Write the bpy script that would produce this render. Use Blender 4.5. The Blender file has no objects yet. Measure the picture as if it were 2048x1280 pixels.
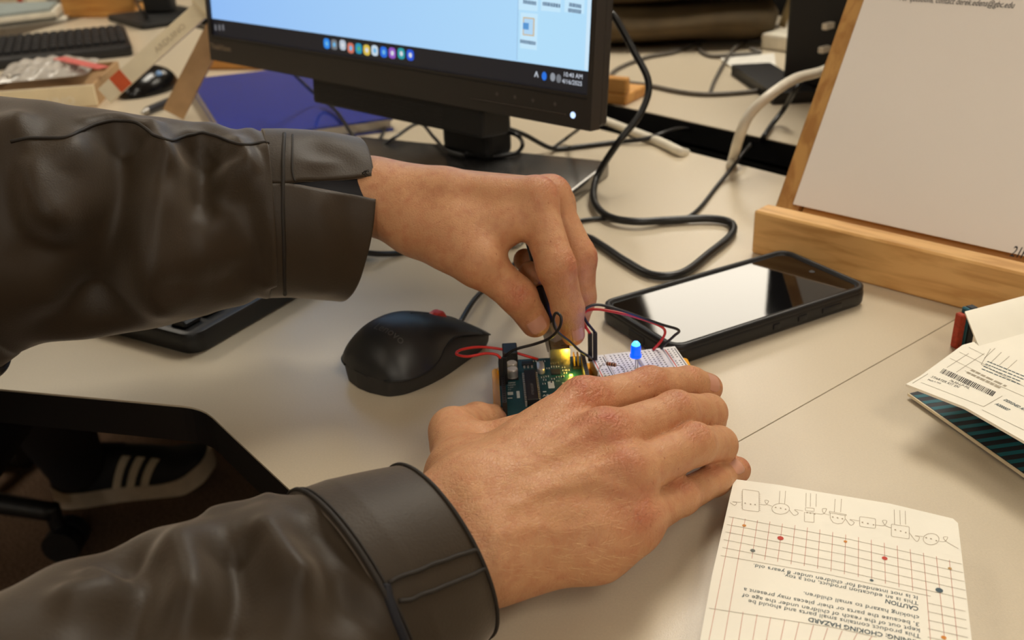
import bpy, bmesh, math, random
import numpy as np
from mathutils import Matrix, Vector

random.seed(7); np.random.seed(7)
scn = bpy.context.scene
COL = scn.collection

# ------------------------------------------------------------------ camera
F, H, PITCH, ROLL = 1960.0, 0.303, 0.4538, -0.0464      # focal length in pixels of a 2048 px wide frame
_f = np.array([0, math.cos(PITCH), -math.sin(PITCH)])
_x = np.array([1.0, 0, 0]); _u = np.cross(_x, _f)
CR = np.array([math.cos(ROLL)*_x + math.sin(ROLL)*_u, -math.sin(ROLL)*_x + math.cos(ROLL)*_u, _f])
CP = np.array([0, 0, H])
cam_d = bpy.data.cameras.new('camera'); cam = bpy.data.objects.new('camera', cam_d); COL.objects.link(cam)
cam_d.sensor_width = 36; cam_d.lens = F/2048*36; cam_d.clip_start = 0.01
m = Matrix.Identity(4)
for i in range(3):
    m[i][0] = CR[0][i]; m[i][1] = CR[1][i]; m[i][2] = -CR[2][i]; m[i][3] = CP[i]
cam.matrix_world = m
cam_d.dof.use_dof = True; cam_d.dof.focus_distance = 0.49; cam_d.dof.aperture_fstop = 11.5
scn.camera = cam

# ------------------------------------------------------------------ world, lamps, exposure
vs = scn.view_settings
vs.view_transform = 'Standard'; vs.look = 'None'; vs.gamma = 1.0; vs.use_curve_mapping = False
vs.exposure = -0.02
cy = scn.cycles
cy.max_bounces = 5; cy.diffuse_bounces = 3; cy.glossy_bounces = 3; cy.transmission_bounces = 4; cy.transparent_max_bounces = 6
cy.caustics_reflective = False; cy.caustics_refractive = False
cy.use_adaptive_sampling = True; cy.adaptive_threshold = 0.09; cy.adaptive_min_samples = 16
w = bpy.data.worlds.new('world'); scn.world = w; w.use_nodes = True
w.node_tree.nodes['Background'].inputs[0].default_value = (1.0, 0.92, 0.82, 1)
w.node_tree.nodes['Background'].inputs[1].default_value = 0.25
CEIL = 2.0
LIGHTS = [(1.12, 4.62, 15, .80), (0.7, 1.9, 38, .62), (-1.6, 2.4, 14, .62), (2.6, 2.2, 18, .62), (0.9, -1.1, 12, .62), (-1.0, -3.6, 42, .62), (1.2, -3.6, 32, .62), (-2.2, -0.6, 6, .62)]  # both rear panels are added, to brighten under the desk and front faces
for (lx, ly, pw, lw_) in LIGHTS:
    ld = bpy.data.lights.new('ceiling_lamp', 'AREA'); ld.shape = 'RECTANGLE'; ld.size = lw_; ld.size_y = 1.24
    ld.energy = pw; ld.color = (1.0, 0.945, 0.83)
    lo = bpy.data.objects.new('ceiling_lamp', ld); COL.objects.link(lo); lo.location = (lx, ly, CEIL-0.035)

def at(px, py, z=0.0):
    d = np.array([(px-1024)/F, -(py-640)/F, 1.0]) @ CR
    return CP + d*((z-H)/d[2])
def ad(px, py, dep):
    return CP + (np.array([(px-1024)/F, -(py-640)/F, 1.0])*dep) @ CR
def pr(P):
    d = (np.asarray(P)-CP) @ CR.T
    return np.stack([1024+F*d[..., 0]/d[..., 2], 640-F*d[..., 1]/d[..., 2]], -1)
def unit(v):
    v = np.asarray(v, float); return v/np.linalg.norm(v)

# ------------------------------------------------------------------ materials (all procedural)
MATS = {}
def srgb(r, g, b):
    f = lambda c: (c/255/12.92) if c/255 <= 0.04045 else ((c/255+0.055)/1.055)**2.4
    return (f(r), f(g), f(b), 1)
def mat(name, col, rough=0.5, metal=0.0, var=0.08, scale=60, bump=0.0, bscale=400, emit=None, es=1.0, spec=0.5, coat=0.0, trans=0.0, sss=0.0, stretch=None, ior=None, alpha=None):
    if name in MATS: return MATS[name]
    M = bpy.data.materials.new(name); M.use_nodes = True; nt = M.node_tree; N = nt.nodes; L = nt.links
    b = N['Principled BSDF']
    c = srgb(*col)
    tc = N.new('ShaderNodeTexCoord'); src = tc.outputs['Object']
    if stretch:
        mp = N.new('ShaderNodeMapping'); mp.inputs['Scale'].default_value = stretch; L.new(src, mp.inputs[0]); src = mp.outputs[0]
    nz = N.new('ShaderNodeTexNoise'); nz.inputs['Scale'].default_value = scale; nz.inputs['Detail'].default_value = 2
    L.new(src, nz.inputs['Vector'])
    rp = N.new('ShaderNodeValToRGB')
    rp.color_ramp.elements[0].position = 0.3; rp.color_ramp.elements[1].position = 0.7
    rp.color_ramp.elements[0].color = tuple(x*(1-var) for x in c[:3])+(1,)
    rp.color_ramp.elements[1].color = tuple(min(1, x*(1+var)) for x in c[:3])+(1,)
    L.new(nz.outputs[0], rp.inputs[0]); L.new(rp.outputs[0], b.inputs['Base Color'])
    b.inputs['Roughness'].default_value = rough; b.inputs['Metallic'].default_value = metal
    b.inputs['Specular IOR Level'].default_value = spec
    b.inputs['Coat Weight'].default_value = coat
    if trans: b.inputs['Transmission Weight'].default_value = trans
    if ior: b.inputs['IOR'].default_value = ior
    if alpha is not None: b.inputs['Alpha'].default_value = alpha
    if sss:
        b.inputs['Subsurface Weight'].default_value = sss; b.inputs['Subsurface Radius'].default_value = (1, .35, .2); b.inputs['Subsurface Scale'].default_value = 0.004
    if emit:
        b.inputs['Emission Color'].default_value = srgb(*emit); b.inputs['Emission Strength'].default_value = es
        if name != 'screen_picture': M.cycles.emission_sampling = 'NONE'
    if bump:
        n2 = N.new('ShaderNodeTexNoise'); n2.inputs['Scale'].default_value = bscale; n2.inputs['Detail'].default_value = 1; L.new(src, n2.inputs['Vector'])
        bp = N.new('ShaderNodeBump'); bp.inputs['Strength'].default_value = bump; bp.inputs['Distance'].default_value = 0.001
        L.new(n2.outputs[0], bp.inputs['Height']); L.new(bp.outputs[0], b.inputs['Normal'])
    MATS[name] = M
    return M
def wood_mat(name, c1, c2, stretch, rough=0.45):
    M = mat(name, c1, rough, var=0.0, bump=0.05, bscale=150, stretch=stretch)
    nt = M.node_tree; rp = [n for n in nt.nodes if n.type == 'VALTORGB'][0]; nz = [n for n in nt.nodes if n.type == 'TEX_NOISE'][0]
    nz.inputs['Scale'].default_value = 9; nz.inputs['Detail'].default_value = 8; nz.inputs['Distortion'].default_value = .5
    rp.color_ramp.elements[0].color = srgb(*c2); rp.color_ramp.elements[1].color = srgb(*c1)
    rp.color_ramp.elements[0].position = 0.36; rp.color_ramp.elements[1].position = 0.56
    return M

# ------------------------------------------------------------------ object helpers
ROOTM = {}
def root_of(o):
    while o.parent: o = o.parent
    return o
def thing(name, label, cat, loc=(0, 0, 0), rz=0.0, group=None, kind=None):
    o = bpy.data.objects.new(name, None); COL.objects.link(o); o.empty_display_size = 0.02
    o.location = loc; o.rotation_euler = (0, 0, rz)
    ROOTM[o] = np.array(Matrix.Translation(Vector(loc)) @ Matrix.Rotation(rz, 4, 'Z'))
    tag(o, label, cat, group, kind); return o
def tag(o, label=None, cat=None, group=None, kind=None):
    if label: o['label'] = label
    if cat: o['category'] = cat
    if group: o['group'] = group
    if kind: o['kind'] = kind
    return o
class MB:
    def __init__(s): s.v = []; s.f = []; s.n = 0
    def add(s, v, f):
        v = np.asarray(v, float).reshape(-1, 3); s.v.append(v)
        s.f += [tuple(i+s.n for i in q) for q in f]; s.n += len(v); return s
    def verts(s): return np.concatenate(s.v) if s.v else np.zeros((0, 3))
    def build(s, name, material, parent=None, smooth=False, local=False, auto=None, label=None):
        return obj(name, s.verts(), s.f, material, parent, smooth, local, auto, label)
def obj(name, v, f, material, parent=None, smooth=False, local=False, auto=None, label=None):
    v = np.asarray(v, float)
    loc = None
    if parent is not None:
        R = root_of(parent)
        if not local and R in ROOTM:
            Mi = np.linalg.inv(ROOTM[R]); v = v @ Mi[:3, :3].T + Mi[:3, 3]
    else:
        lo, hi = v.min(0), v.max(0); loc = np.array([(lo[0]+hi[0])/2, (lo[1]+hi[1])/2, lo[2]]); v = v - loc
    me = bpy.data.meshes.new(name); me.from_pydata(v.tolist(), [], [list(map(int, q)) for q in f]); me.validate(); me.update()
    bm = bmesh.new(); bm.from_mesh(me); bmesh.ops.recalc_face_normals(bm, faces=bm.faces); bm.to_mesh(me); bm.free()
    o = bpy.data.objects.new(name, me); COL.objects.link(o)
    if loc is not None:
        o.location = loc; ROOTM[o] = np.array(Matrix.Translation(Vector(loc)))
    if parent is not None: o.parent = parent
    me.materials.append(material)
    if smooth or auto is not None:
        for p in me.polygons: p.use_smooth = True
        if auto is not None:
            me.set_sharp_from_angle(angle=math.radians(auto))
    if label: o['label'] = label
    return o
def frame(o, ux, uz=(0, 0, 1)):
    """4x4 from an origin, an x direction and an approximate up direction."""
    ux = unit(ux); uz = np.asarray(uz, float); uy = unit(np.cross(uz, ux)); uz = np.cross(ux, uy)
    M = np.eye(4); M[:3, 0] = ux; M[:3, 1] = uy; M[:3, 2] = uz; M[:3, 3] = o; return M
def xf(M, v):
    v = np.asarray(v, float).reshape(-1, 3); return v @ M[:3, :3].T + M[:3, 3]
def bm_out(bm):
    bm.verts.ensure_lookup_table(); bm.verts.index_update()
    v = np.array([q.co[:] for q in bm.verts]); f = [tuple(x.index for x in q.verts) for q in bm.faces]; bm.free(); return v, f
def box(lo, hi, bev=0.0, seg=1, M=None, only=None):
    bm = bmesh.new(); bmesh.ops.create_cube(bm, size=1.0)
    lo = np.asarray(lo, float); hi = np.asarray(hi, float)
    for q in bm.verts: q.co = Vector(((lo+hi)/2 + np.array(q.co[:])*(hi-lo)))
    if bev > 0:
        ed = list(bm.edges)
        if only == 'z': ed = [e for e in ed if abs(e.verts[0].co.z-e.verts[1].co.z) > 1e-9]
        bmesh.ops.bevel(bm, geom=ed, offset=bev, segments=seg, profile=0.5, affect='EDGES', clamp_overlap=True)
    v, f = bm_out(bm)
    return (xf(M, v) if M is not None else v), f
def slab(lo, hi, rz, bev, segz=5, segb=2, M=None):
    """box with rounded vertical corners (radius rz) and a small bevel on the rims"""
    x0, y0, z0 = lo; x1, y1, z1 = hi
    out = []
    for cx, cy, a0 in ((x1-rz, y1-rz, 0), (x0+rz, y1-rz, 90), (x0+rz, y0+rz, 180), (x1-rz, y0+rz, 270)):
        for k in range(segz+1):
            a = math.radians(a0+90*k/segz); out.append((cx, cy, math.cos(a), math.sin(a)))
    n = len(out); V = []; 
    prof = []
    for k in range(segb+1):
        a = math.pi/2*k/segb; prof.append((rz-bev+bev*math.sin(a), z0+bev-bev*math.cos(a)))
    for k in range(segb+1):
        a = math.pi/2*k/segb; prof.append((rz-bev+bev*math.cos(a), z1-bev+bev*math.sin(a)))
    for r, z in prof:
        for cx, cy, c, s in out: V.append((cx+c*r, cy+s*r, z))
    f = []
    for j in range(len(prof)-1):
        for i in range(n):
            k = (i+1) % n; f.append((j*n+i, j*n+k, (j+1)*n+k, (j+1)*n+i))
    f.append(tuple(range(n))[::-1]); f.append(tuple((len(prof)-1)*n+i for i in range(n)))
    V = np.array(V)
    return (xf(M, V) if M is not None else V), f
def prism(poly, z0, z1, M=None):
    n = len(poly); V = [(p[0], p[1], z0) for p in poly]+[(p[0], p[1], z1) for p in poly]
    f = [tuple(range(n))[::-1], tuple(range(n, 2*n))]+[(i, (i+1) % n, n+(i+1) % n, n+i) for i in range(n)]
    V = np.array(V, float)
    return (xf(M, V) if M is not None else V), f
def cyl(p0, p1, r0, r1=None, n=16, cap=True):
    r1 = r0 if r1 is None else r1
    p0 = np.asarray(p0, float); p1 = np.asarray(p1, float); a = unit(p1-p0)
    t = np.array([1, 0, 0]) if abs(a[0]) < .8 else np.array([0, 1, 0]); u = unit(np.cross(a, t)); w_ = np.cross(a, u)
    an = np.linspace(0, 2*np.pi, n, endpoint=False); c = np.outer(np.cos(an), u)+np.outer(np.sin(an), w_)
    V = np.concatenate([p0+c*r0, p1+c*r1]); f = [(i, (i+1) % n, n+(i+1) % n, n+i) for i in range(n)]
    if cap: f += [tuple(range(n))[::-1], tuple(range(n, 2*n))]
    return V, f
def lathe(prof, M=None, n=24):
    V = []; f = []
    for r, z in prof:
        for i in range(n):
            a = 2*math.pi*i/n; V.append((r*math.cos(a), r*math.sin(a), z))
    for j in range(len(prof)-1):
        for i in range(n):
            k = (i+1) % n; f.append((j*n+i, j*n+k, (j+1)*n+k, (j+1)*n+i))
    f.append(tuple(range(n))[::-1]); f.append(tuple((len(prof)-1)*n+i for i in range(n)))
    V = np.array(V)
    return (xf(M, V) if M is not None else V), f
def smooth_path(P, sub=8):
    P = np.asarray(P, float); Q = np.vstack([2*P[0]-P[1], P, 2*P[-1]-P[-2]]); out = []
    for i in range(1, len(Q)-2):
        a, b, c, d = Q[i-1], Q[i], Q[i+1], Q[i+2]
        for k in range(sub):
            t = k/sub; out.append(.5*((2*b)+(-a+c)*t+(2*a-5*b+4*c-d)*t*t+(-a+3*b-3*c+d)*t**3))
    out.append(P[-1]); return np.array(out)
def tube(P, r, n=10, sub=8):
    P = smooth_path(P, sub) if sub > 1 else np.asarray(P, float)
    m_ = len(P); rr = np.full(m_, r) if np.isscalar(r) else np.interp(np.linspace(0, 1, m_), np.linspace(0, 1, len(r)), r)
    T = np.gradient(P, axis=0); T /= np.linalg.norm(T, axis=1)[:, None]+1e-12
    u = np.cross(T[0], [0, 0, 1.0]); u = unit(u) if np.linalg.norm(u) > 1e-3 else np.array([1., 0, 0])
    an = np.linspace(0, 2*np.pi, n, endpoint=False); V = []
    for i in range(m_):
        u = unit(u-T[i]*(u@T[i])); w_ = np.cross(T[i], u)
        V.append(P[i]+rr[i]*(np.outer(np.cos(an), u)+np.outer(np.sin(an), w_)))
    V = np.concatenate(V); f = [(j*n+i, j*n+(i+1) % n, (j+1)*n+(i+1) % n, (j+1)*n+i) for j in range(m_-1) for i in range(n)]
    f += [tuple(range(n))[::-1], tuple((m_-1)*n+i for i in range(n))]
    return V, f
def cable(name, label, pts, r, material, group=None, n=10, sub=8):
    v, f = tube(pts, r, n, sub); o = obj(name, v, f, material, None, True); tag(o, label, 'cable', group); return o
def text_geo(s, size, M, bold=0.0, align='LEFT', sx=1.0, shear=0.0):
    cu = bpy.data.curves.new('t', 'FONT'); cu.body = s; cu.size = size; cu.align_x = align; cu.offset = bold*size; cu.resolution_u = 2; cu.shear = shear
    o = bpy.data.objects.new('t', cu); COL.objects.link(o); bpy.context.view_layer.update()
    me = bpy.data.meshes.new_from_object(o.evaluated_get(bpy.context.evaluated_depsgraph_get()))
    v = np.array([q.co[:] for q in me.vertices]).reshape(-1, 3); f = [tuple(p.vertices) for p in me.polygons]
    v[:, 0] *= sx
    bpy.data.objects.remove(o); bpy.data.curves.remove(cu); bpy.data.meshes.remove(me)
    return xf(M, v), f
def quad_line(p, q, wd, nrm=(0, 0, 1)):
    p = np.asarray(p, float); q = np.asarray(q, float); s = unit(np.cross(nrm, q-p))*wd/2
    return np.array([p-s, q-s, q+s, p+s]), [(0, 1, 2, 3)]
def polyline(P, wd, nrm=(0, 0, 1), closed=False):
    P = [np.asarray(p, float) for p in P]
    if closed: P = P+[P[0]]
    mb = MB()
    for a, b in zip(P[:-1], P[1:]):
        if np.linalg.norm(b-a) > 1e-7: mb.add(*quad_line(a, b, wd, nrm))
    return mb.verts(), mb.f
# ------------------------------------------------------------------ the room
M_table = mat('laminate_beige', (209, 195, 171), 0.28, var=0.03, scale=900, bump=0.06, bscale=1800, spec=0.5)
M_edge = mat('black_edge_band', (14, 14, 16), 0.5)
M_carpet = mat('brown_carpet', (112, 88, 70), 0.95, var=0.6, scale=260, bump=1.0, bscale=420, spec=0.1)
M_wall = mat('wall_paint', (196, 184, 164), 0.8, var=0.03, scale=5, bump=0.05)
M_dark = mat('black_plastic', (20, 20, 22), 0.42, var=0.1)
M_matte = mat('matte_black', (15, 15, 16), 0.6, var=0.1)
M_blackcable = mat('black_cable_rubber', (16, 16, 18), 0.38)
M_white = mat('white_plastic', (232, 224, 206), 0.4)
M_screenframe = mat('monitor_bezel', (42, 38, 36), 0.42, var=0.05, bump=0.05, bscale=2500)
FLZ = -0.73
X0, X1, Y0, Y1 = -3.2, 3.6, -5.6, 6.6
def struct(name, v, f, m_): o = obj(name, v, f, m_); o['kind'] = 'structure'; return o
struct('floor', *box((X0, Y0, FLZ-.05), (X1, Y1, FLZ)), M_carpet)
struct('ceiling', *box((X0, Y0, CEIL), (X1, Y1, CEIL+.05)), mat('ceiling_tile', (225, 215, 195), 0.9, var=0.04, scale=30))
struct('wall_back', *box((X0, Y1, FLZ), (X1, Y1+.05, CEIL)), M_wall)
struct('wall_left', *box((X0-.05, Y0, FLZ), (X0, Y1, CEIL)), M_wall)
struct('wall_right', *box((X1, Y0, FLZ), (X1+.05, Y1, CEIL)), M_wall)
struct('wall_front', *box((X0, Y0-.05, FLZ), (X1, Y0, CEIL)), M_wall)
M_lamp = mat('lamp_diffuser', (255, 240, 214), 0.5, emit=(255, 236, 205), es=2.6, var=0)
LNAME = ['wide panel over the far end of the room', 'panel nearest above the monitor', 'panel over the left desks', 'panel over the right desks', 'panel right behind the viewer', 'added fill panel at the rear left', 'added fill panel at the rear right', 'panel by the left wall']
for k, (lx, ly, pw, lw_) in enumerate(LIGHTS):
    h_ = lw_/2
    t = thing('ceiling_light', 'flush white rectangular ceiling light, '+LNAME[k], 'ceiling light', (lx, ly, CEIL-.03), 0, 'ceiling light panels')
    fr = MB()
    for a in ((-h_-.02, -.64, 0, -h_, .64, .03), (h_, -.64, 0, h_+.02, .64, .03), (-h_, -.64, 0, h_, -.62, .03), (-h_, .62, 0, h_, .64, .03)):
        fr.add(*box(a[:3], a[3:]))
    fr.build('frame', M_white, t, local=True)
    MB().add(*box((-h_, -.62, .012), (h_, .62, .03))).build('diffuser', M_lamp, t, local=True)

# desks: one wrap-around desk, its neighbour past the joint, and the far row across the cable gap
e_dir = unit(np.array([.164, -.205, 0])); n_dir = np.array([-e_dir[1], e_dir[0], 0])   # along the rows / away from the sitter
s_dir = n_dir
P_seam = at(1465, 890, 0); P_far = at(1232, 210, 0); P_far2 = at(1582, 288, 0); e_dir = unit(P_far2-P_far); n_dir = np.array([-e_dir[1], e_dir[0], 0])
s2 = unit(at(1935, 625, 0)-P_seam)
P_back = at(1470, 327, 0)
tf0, tf1, tf2 = at(0, 778, 0), at(405, 815, 0), at(575, 975, 0)
def isect(p, d, q, g):
    A = np.array([[d[0], -g[0]], [d[1], -g[1]]]); t = np.linalg.solve(A, (q-p)[:2]); return p+d*t[0]
ef = unit(tf2-tf1)
TH = .026
A_back = isect(P_seam, s2, P_back, e_dir); A_front = isect(P_seam, s2, tf2, ef)
gap = .0004
def desk(name, label, poly, legs, group=None):
    c = np.mean(poly, 0); t = thing(name, label, 'desk', (c[0], c[1], FLZ), 0, group)
    p2 = [np.array(p[:2]) for p in poly]
    MB().add(*prism(p2, -TH+.003, 0)).build('tabletop', M_table, t)
    # black edge band around the rim, hair proud of the top's side
    n = len(p2); area = sum(p2[i][0]*p2[(i+1) % n][1]-p2[(i+1) % n][0]*p2[i][1] for i in range(n)); sg = 1 if area > 0 else -1
    out = []
    for i in range(n):
        a, b, c_ = p2[i-1], p2[i], p2[(i+1) % n]
        n1 = np.array([(b-a)[1], -(b-a)[0]]); n1 = n1/np.linalg.norm(n1)*sg; n2 = np.array([(c_-b)[1], -(c_-b)[0]]); n2 = n2/np.linalg.norm(n2)*sg
        k = (n1+n2); k = k/max(1e-6, (k@n1)); out.append(b+k*.0002)
    mb = MB(); V = []
    for p in out: V += [(p[0], p[1], -.0012), (p[0], p[1], -TH)]
    mb.add(V, [(2*i, 2*i+1, 2*((i+1) % n)+1, 2*((i+1) % n)) for i in range(n)]+[tuple(2*i+1 for i in range(n))])
    mb.build('edge_band', M_edge, t)
    for (x, y) in legs:
        lb = MB(); lb.add(*cyl((x, y, FLZ+.02), (x, y, -TH), .022, n=14)); lb.add(*cyl((x, y, FLZ), (x, y, FLZ+.02), .035, .03, n=14)); lb.build('leg', M_matte, t, auto=40)
    return t
far_l = np.array([-2.4, tf0[1]+.6, 0])
left_dir = unit(tf0-tf1)
Lp = tf1+left_dir*1.1
back_l = P_back-e_dir*1.75
polyA = [tf1, A_front-s2*.0+ -e_dir*gap, A_back-e_dir*gap, back_l, Lp+np.array([.25, 1.0, 0]), Lp]
# rounded inner corner: a few points between the two front edges
def corner(p, q, r_, rad, k=5):
    a = unit(p-q); b = unit(r_-q); A_, B_ = q+a*rad, q+b*rad; return [((1-t)**2)*A_+2*t*(1-t)*q+t*t*B_ for t in np.linspace(0, 1, k)]
polyA = corner(Lp, tf1, A_front, .014)+polyA[1:]
desk('desk', 'beige wrap-around desk with black edge, under the monitor, mouse and hands', polyA, [tuple((A_back-e_dir*.1-s2*.12)[:2]), tuple((back_l+e_dir*.2-n_dir*.1)[:2]), tuple((Lp+np.array([.3, .3, 0]))[:2])])
Bf = A_front+e_dir*gap; Bb = A_back+e_dir*gap
polyB = [Bf, Bf+e_dir*1.3, Bb+e_dir*1.3, Bb]
desk('desk', 'beige desk right of the thin joint, under the open carton and wooden stand', polyB, [tuple((Bb+e_dir*1.2-s2*.1)[:2]), tuple((Bf+e_dir*1.2+s2*.1)[:2]), tuple((Bb+e_dir*.1-s2*.12)[:2])])
polyF = [P_far-e_dir*1.9, P_far+e_dir*1.6, P_far+e_dir*1.6+n_dir*.66, P_far-e_dir*1.9+n_dir*.66]
desk('desk', 'far beige desk beyond the black cable gap, carrying bags and loose cables', polyF, [tuple((P_far+e_dir*(a)+n_dir*b)[:2]) for a in (-1.7, 1.4) for b in (.1, .56)])
# cable tray in the gap
tr = thing('cable_tray', 'black cable tray in the gap between the two desk rows', 'cable tray', tuple(P_far-n_dir*.05+[0, 0, -.09]))
Mt = frame((P_back+P_far)/2+[0, 0, 0], e_dir)
wgap = abs((P_far-P_back)@n_dir)/2
MB().add(*box((-1.6, -wgap+.004, -.09), (1.4, wgap-.004, -.085), M=Mt)).build('tray_floor', M_matte, tr)
MB().add(*box((-1.6, -wgap+.001, -.085), (1.4, -wgap+.004, -.03), M=Mt)).build('tray_side', M_matte, tr)
MB().add(*box((-1.6, wgap-.004, -.085), (1.4, wgap-.001, -.03), M=Mt)).build('tray_side', M_matte, tr)
sc_ = thing('privacy_screen', 'tall black fabric divider standing behind the far desk', 'divider', tuple(P_far+n_dir*.70+[0, 0, FLZ]))
Ms = frame(P_far+n_dir*.70, e_dir)
MB().add(*box((-1.9, -.02, FLZ+.04), (1.6, .02, .42), .004, M=Ms)).build('panel', mat('black_fabric', (13, 12, 13), 0.9, bump=.3, bscale=900), sc_)
for a in (-1.6, 1.3): MB().add(*box((a-.03, -.16, FLZ), (a+.03, .16, FLZ+.04), .004, M=Ms)).build('foot', M_matte, sc_)

# ------------------------------------------------------------------ monitor
MO = np.array([-.314, 1.117, .125]); MYAW, MT, MW, MH = -.760, .092, .527, .296
mux = np.array([math.cos(MYAW), math.sin(MYAW), 0]); mn = np.array([math.sin(MYAW), -math.cos(MYAW), 0])
mup = math.cos(MT)*np.array([0, 0, 1])-math.sin(MT)*mn; mnn = np.cross(mux, mup)     # mnn points out of the screen
MM = np.eye(4); MM[:3, 0] = mux; MM[:3, 1] = mup; MM[:3, 2] = mnn; MM[:3, 3] = MO
def hit(px, py, M):
    d = np.array([(px-1024)/F, -(py-640)/F, 1.0]) @ CR; n = M[:3, 2]; t = ((M[:3, 3]-CP)@n)/(d@n); P = CP+d*t-M[:3, 3]
    return np.array([P@M[:3, 0], P@M[:3, 1]])
base_r = at(1222, 322, .014); bd1 = unit((at(1118, 402, .014)-base_r)*[1, 1, 0]); bd2 = np.array([bd1[1], -bd1[0], 0])
if bd2[0] > 0: bd2 = -bd2
mon = thing('monitor', 'black desktop monitor with lit blue screen and speaker bar on a flat stand', 'monitor', tuple((base_r+bd1*.11+bd2*.13)*[1, 1, 0]))
fr = MB(); bl, br_, bb, bt = .006, .005, .027, .008
fr.add(*box((-bl, -bb, -.008), (0, MH+bt, .0035), M=MM)); fr.add(*box((MW, -bb, -.008), (MW+br_, MH+bt, .0035), M=MM))
fr.add(*box((0, MH, -.008), (MW, MH+bt, .0035), M=MM)); fr.add(*box((0, -bb, -.008), (MW, 0, .0035), M=MM))
bez = fr.build('bezel', M_screenframe, mon)
MB().add(*box((-bl+.001, -bb+.001, -.020), (MW+br_-.001, MH+bt-.001, -.008), .003, 2, M=MM)).build('back_shell', M_screenframe, mon)
# the picture on the screen: a glowing panel, windows and icons laid on it
def emat(name, col, es): return mat(name, (8, 8, 10), 0.35, var=0, emit=col, es=es)
ES = 1.0
def scr_mat():
    M = mat('screen_picture', (6, 6, 8), 0.3, var=0, emit=(160, 200, 245), es=ES)
    nt = M.node_tree; N = nt.nodes; L = nt.links; tcn = [n for n in N if n.type == 'TEX_COORD'][0]
    at_ = N.new('ShaderNodeAttribute'); at_.attribute_name = 'across'
    cr = N.new('ShaderNodeValToRGB'); cr.color_ramp.elements[0].color = srgb(146, 190, 246); cr.color_ramp.elements[1].color = srgb(176, 220, 250)
    L.new(at_.outputs['Fac'], cr.inputs[0]); L.new(cr.outputs[0], N['Principled BSDF'].inputs['Emission Color'])
    return M
TB = .0175      # taskbar height
g = MB()
for i in range(9):
    pass
vx = []; fx = []
for i in range(9):
    for y in (TB, MH): vx.append((MW*i/8, y, .0004))
for i in range(8): fx.append((2*i, 2*i+2, 2*i+3, 2*i+1))
screen = obj('screen', xf(MM, vx), fx, scr_mat(), mon)
a_ = screen.data.attributes.new('across', 'FLOAT', 'POINT'); a_.data.foreach_set('value', [i//2/8 for i in range(18)])
MB().add(*box((0, 0, -.006), (MW, TB, .0004), M=MM)).build('taskbar', emat('taskbar_dark', (34, 34, 40), .6), screen)
def rect_on(name, u0, v0, u1, v1, m_, h=.0006):
    return MB().add(xf(MM, [(u0, v0, h), (u1, v0, h), (u1, v1, h), (u0, v1, h)]), [(0, 1, 2, 3)]).build(name, m_, screen)
# side pane of the window with its tiles
pl = hit(1037, 60, MM)[0]
rect_on('side_pane', pl, TB+.001, MW-.006, MH-.02, emat('pane_pale', (178, 222, 250), ES), .0006)
rect_on('pane_edge', pl-.0008, TB+.001, pl, MH-.02, emat('pane_edge', (150, 190, 225), ES), .0007)
rect_on('scroll_bar', MW-.006, TB+.001, MW-.0025, MH-.02, emat('scroll_pale', (205, 232, 250), ES), .0007)
for i, (x0, y0, x1, y1) in enumerate(((1038, -30, 1078, 19), (1083, -30, 1124, 21), (1130, -30, 1172, 24), (1041, 28, 1077, 96))):
    a, b = hit(x0, y1, MM), hit(x1, y0, MM); rect_on('tile', a[0], a[1], b[0], b[1], emat('tile_white', (196, 231, 252), ES), .0008)
ink = emat('screen_ink', (110, 140, 170), .8)
def stext(s, px, py, size, m_, al='CENTER', bold=0, sx=1):
    q = hit(px, py, MM); T = MM.copy(); T[:3, 3] = MO+mux*q[0]+mup*q[1]+mnn*.0010
    MB().add(*text_geo(s, size, T, bold, al, sx)).build('screen_text', m_, screen)
for px0, py0, px1, py1 in ((1048, 3, 1074, 7), (1087, 7, 1122, 12), (1140, 9, 1164, 13), (1138, 20, 1165, 24), (1042, 82, 1073, 87)):
    a, b = hit(px0, py0, MM), hit(px1, py1, MM); t = 0
    while t < .95:
        l = random.uniform(.08, .16); c0 = a+(b-a)*t; c1 = a+(b-a)*min(1, t+l*.8); rect_on('screen_text', c0[0], c0[1]-.0014, c1[0], c0[1]+.0014, ink, .0010); t += l
a, b = hit(1047, 70, MM), hit(1071, 36, MM)
rect_on('picture_icon', a[0], a[1], b[0], b[1], emat('icon_edge', (214, 190, 150), .9), .0010); rect_on('picture_icon', a[0]+.0012, a[1]+.001, b[0]-.0012, b[1]-.001, emat('icon_face', (176, 214, 244), ES), .0012)
a, b = hit(1048, 58, MM), hit(1060, 46, MM); rect_on('picture_icon', a[0], a[1], b[0], b[1], emat('icon_blue', (88, 150, 210), ES), .0014)
icons = [(655, 87, (40, 140, 240)), (670, 89, (120, 124, 130)), (687, 90, (190, 200, 214)), (703, 96, (214, 120, 100)), (719, 97, (30, 150, 190)), (735, 100, (226, 196, 80)), (751, 101, (205, 222, 238)), (769, 104, (30, 110, 230)), (786, 106, (150, 90, 200)), (804, 107, (40, 160, 170)), (822, 110, (40, 90, 220))]
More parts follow.
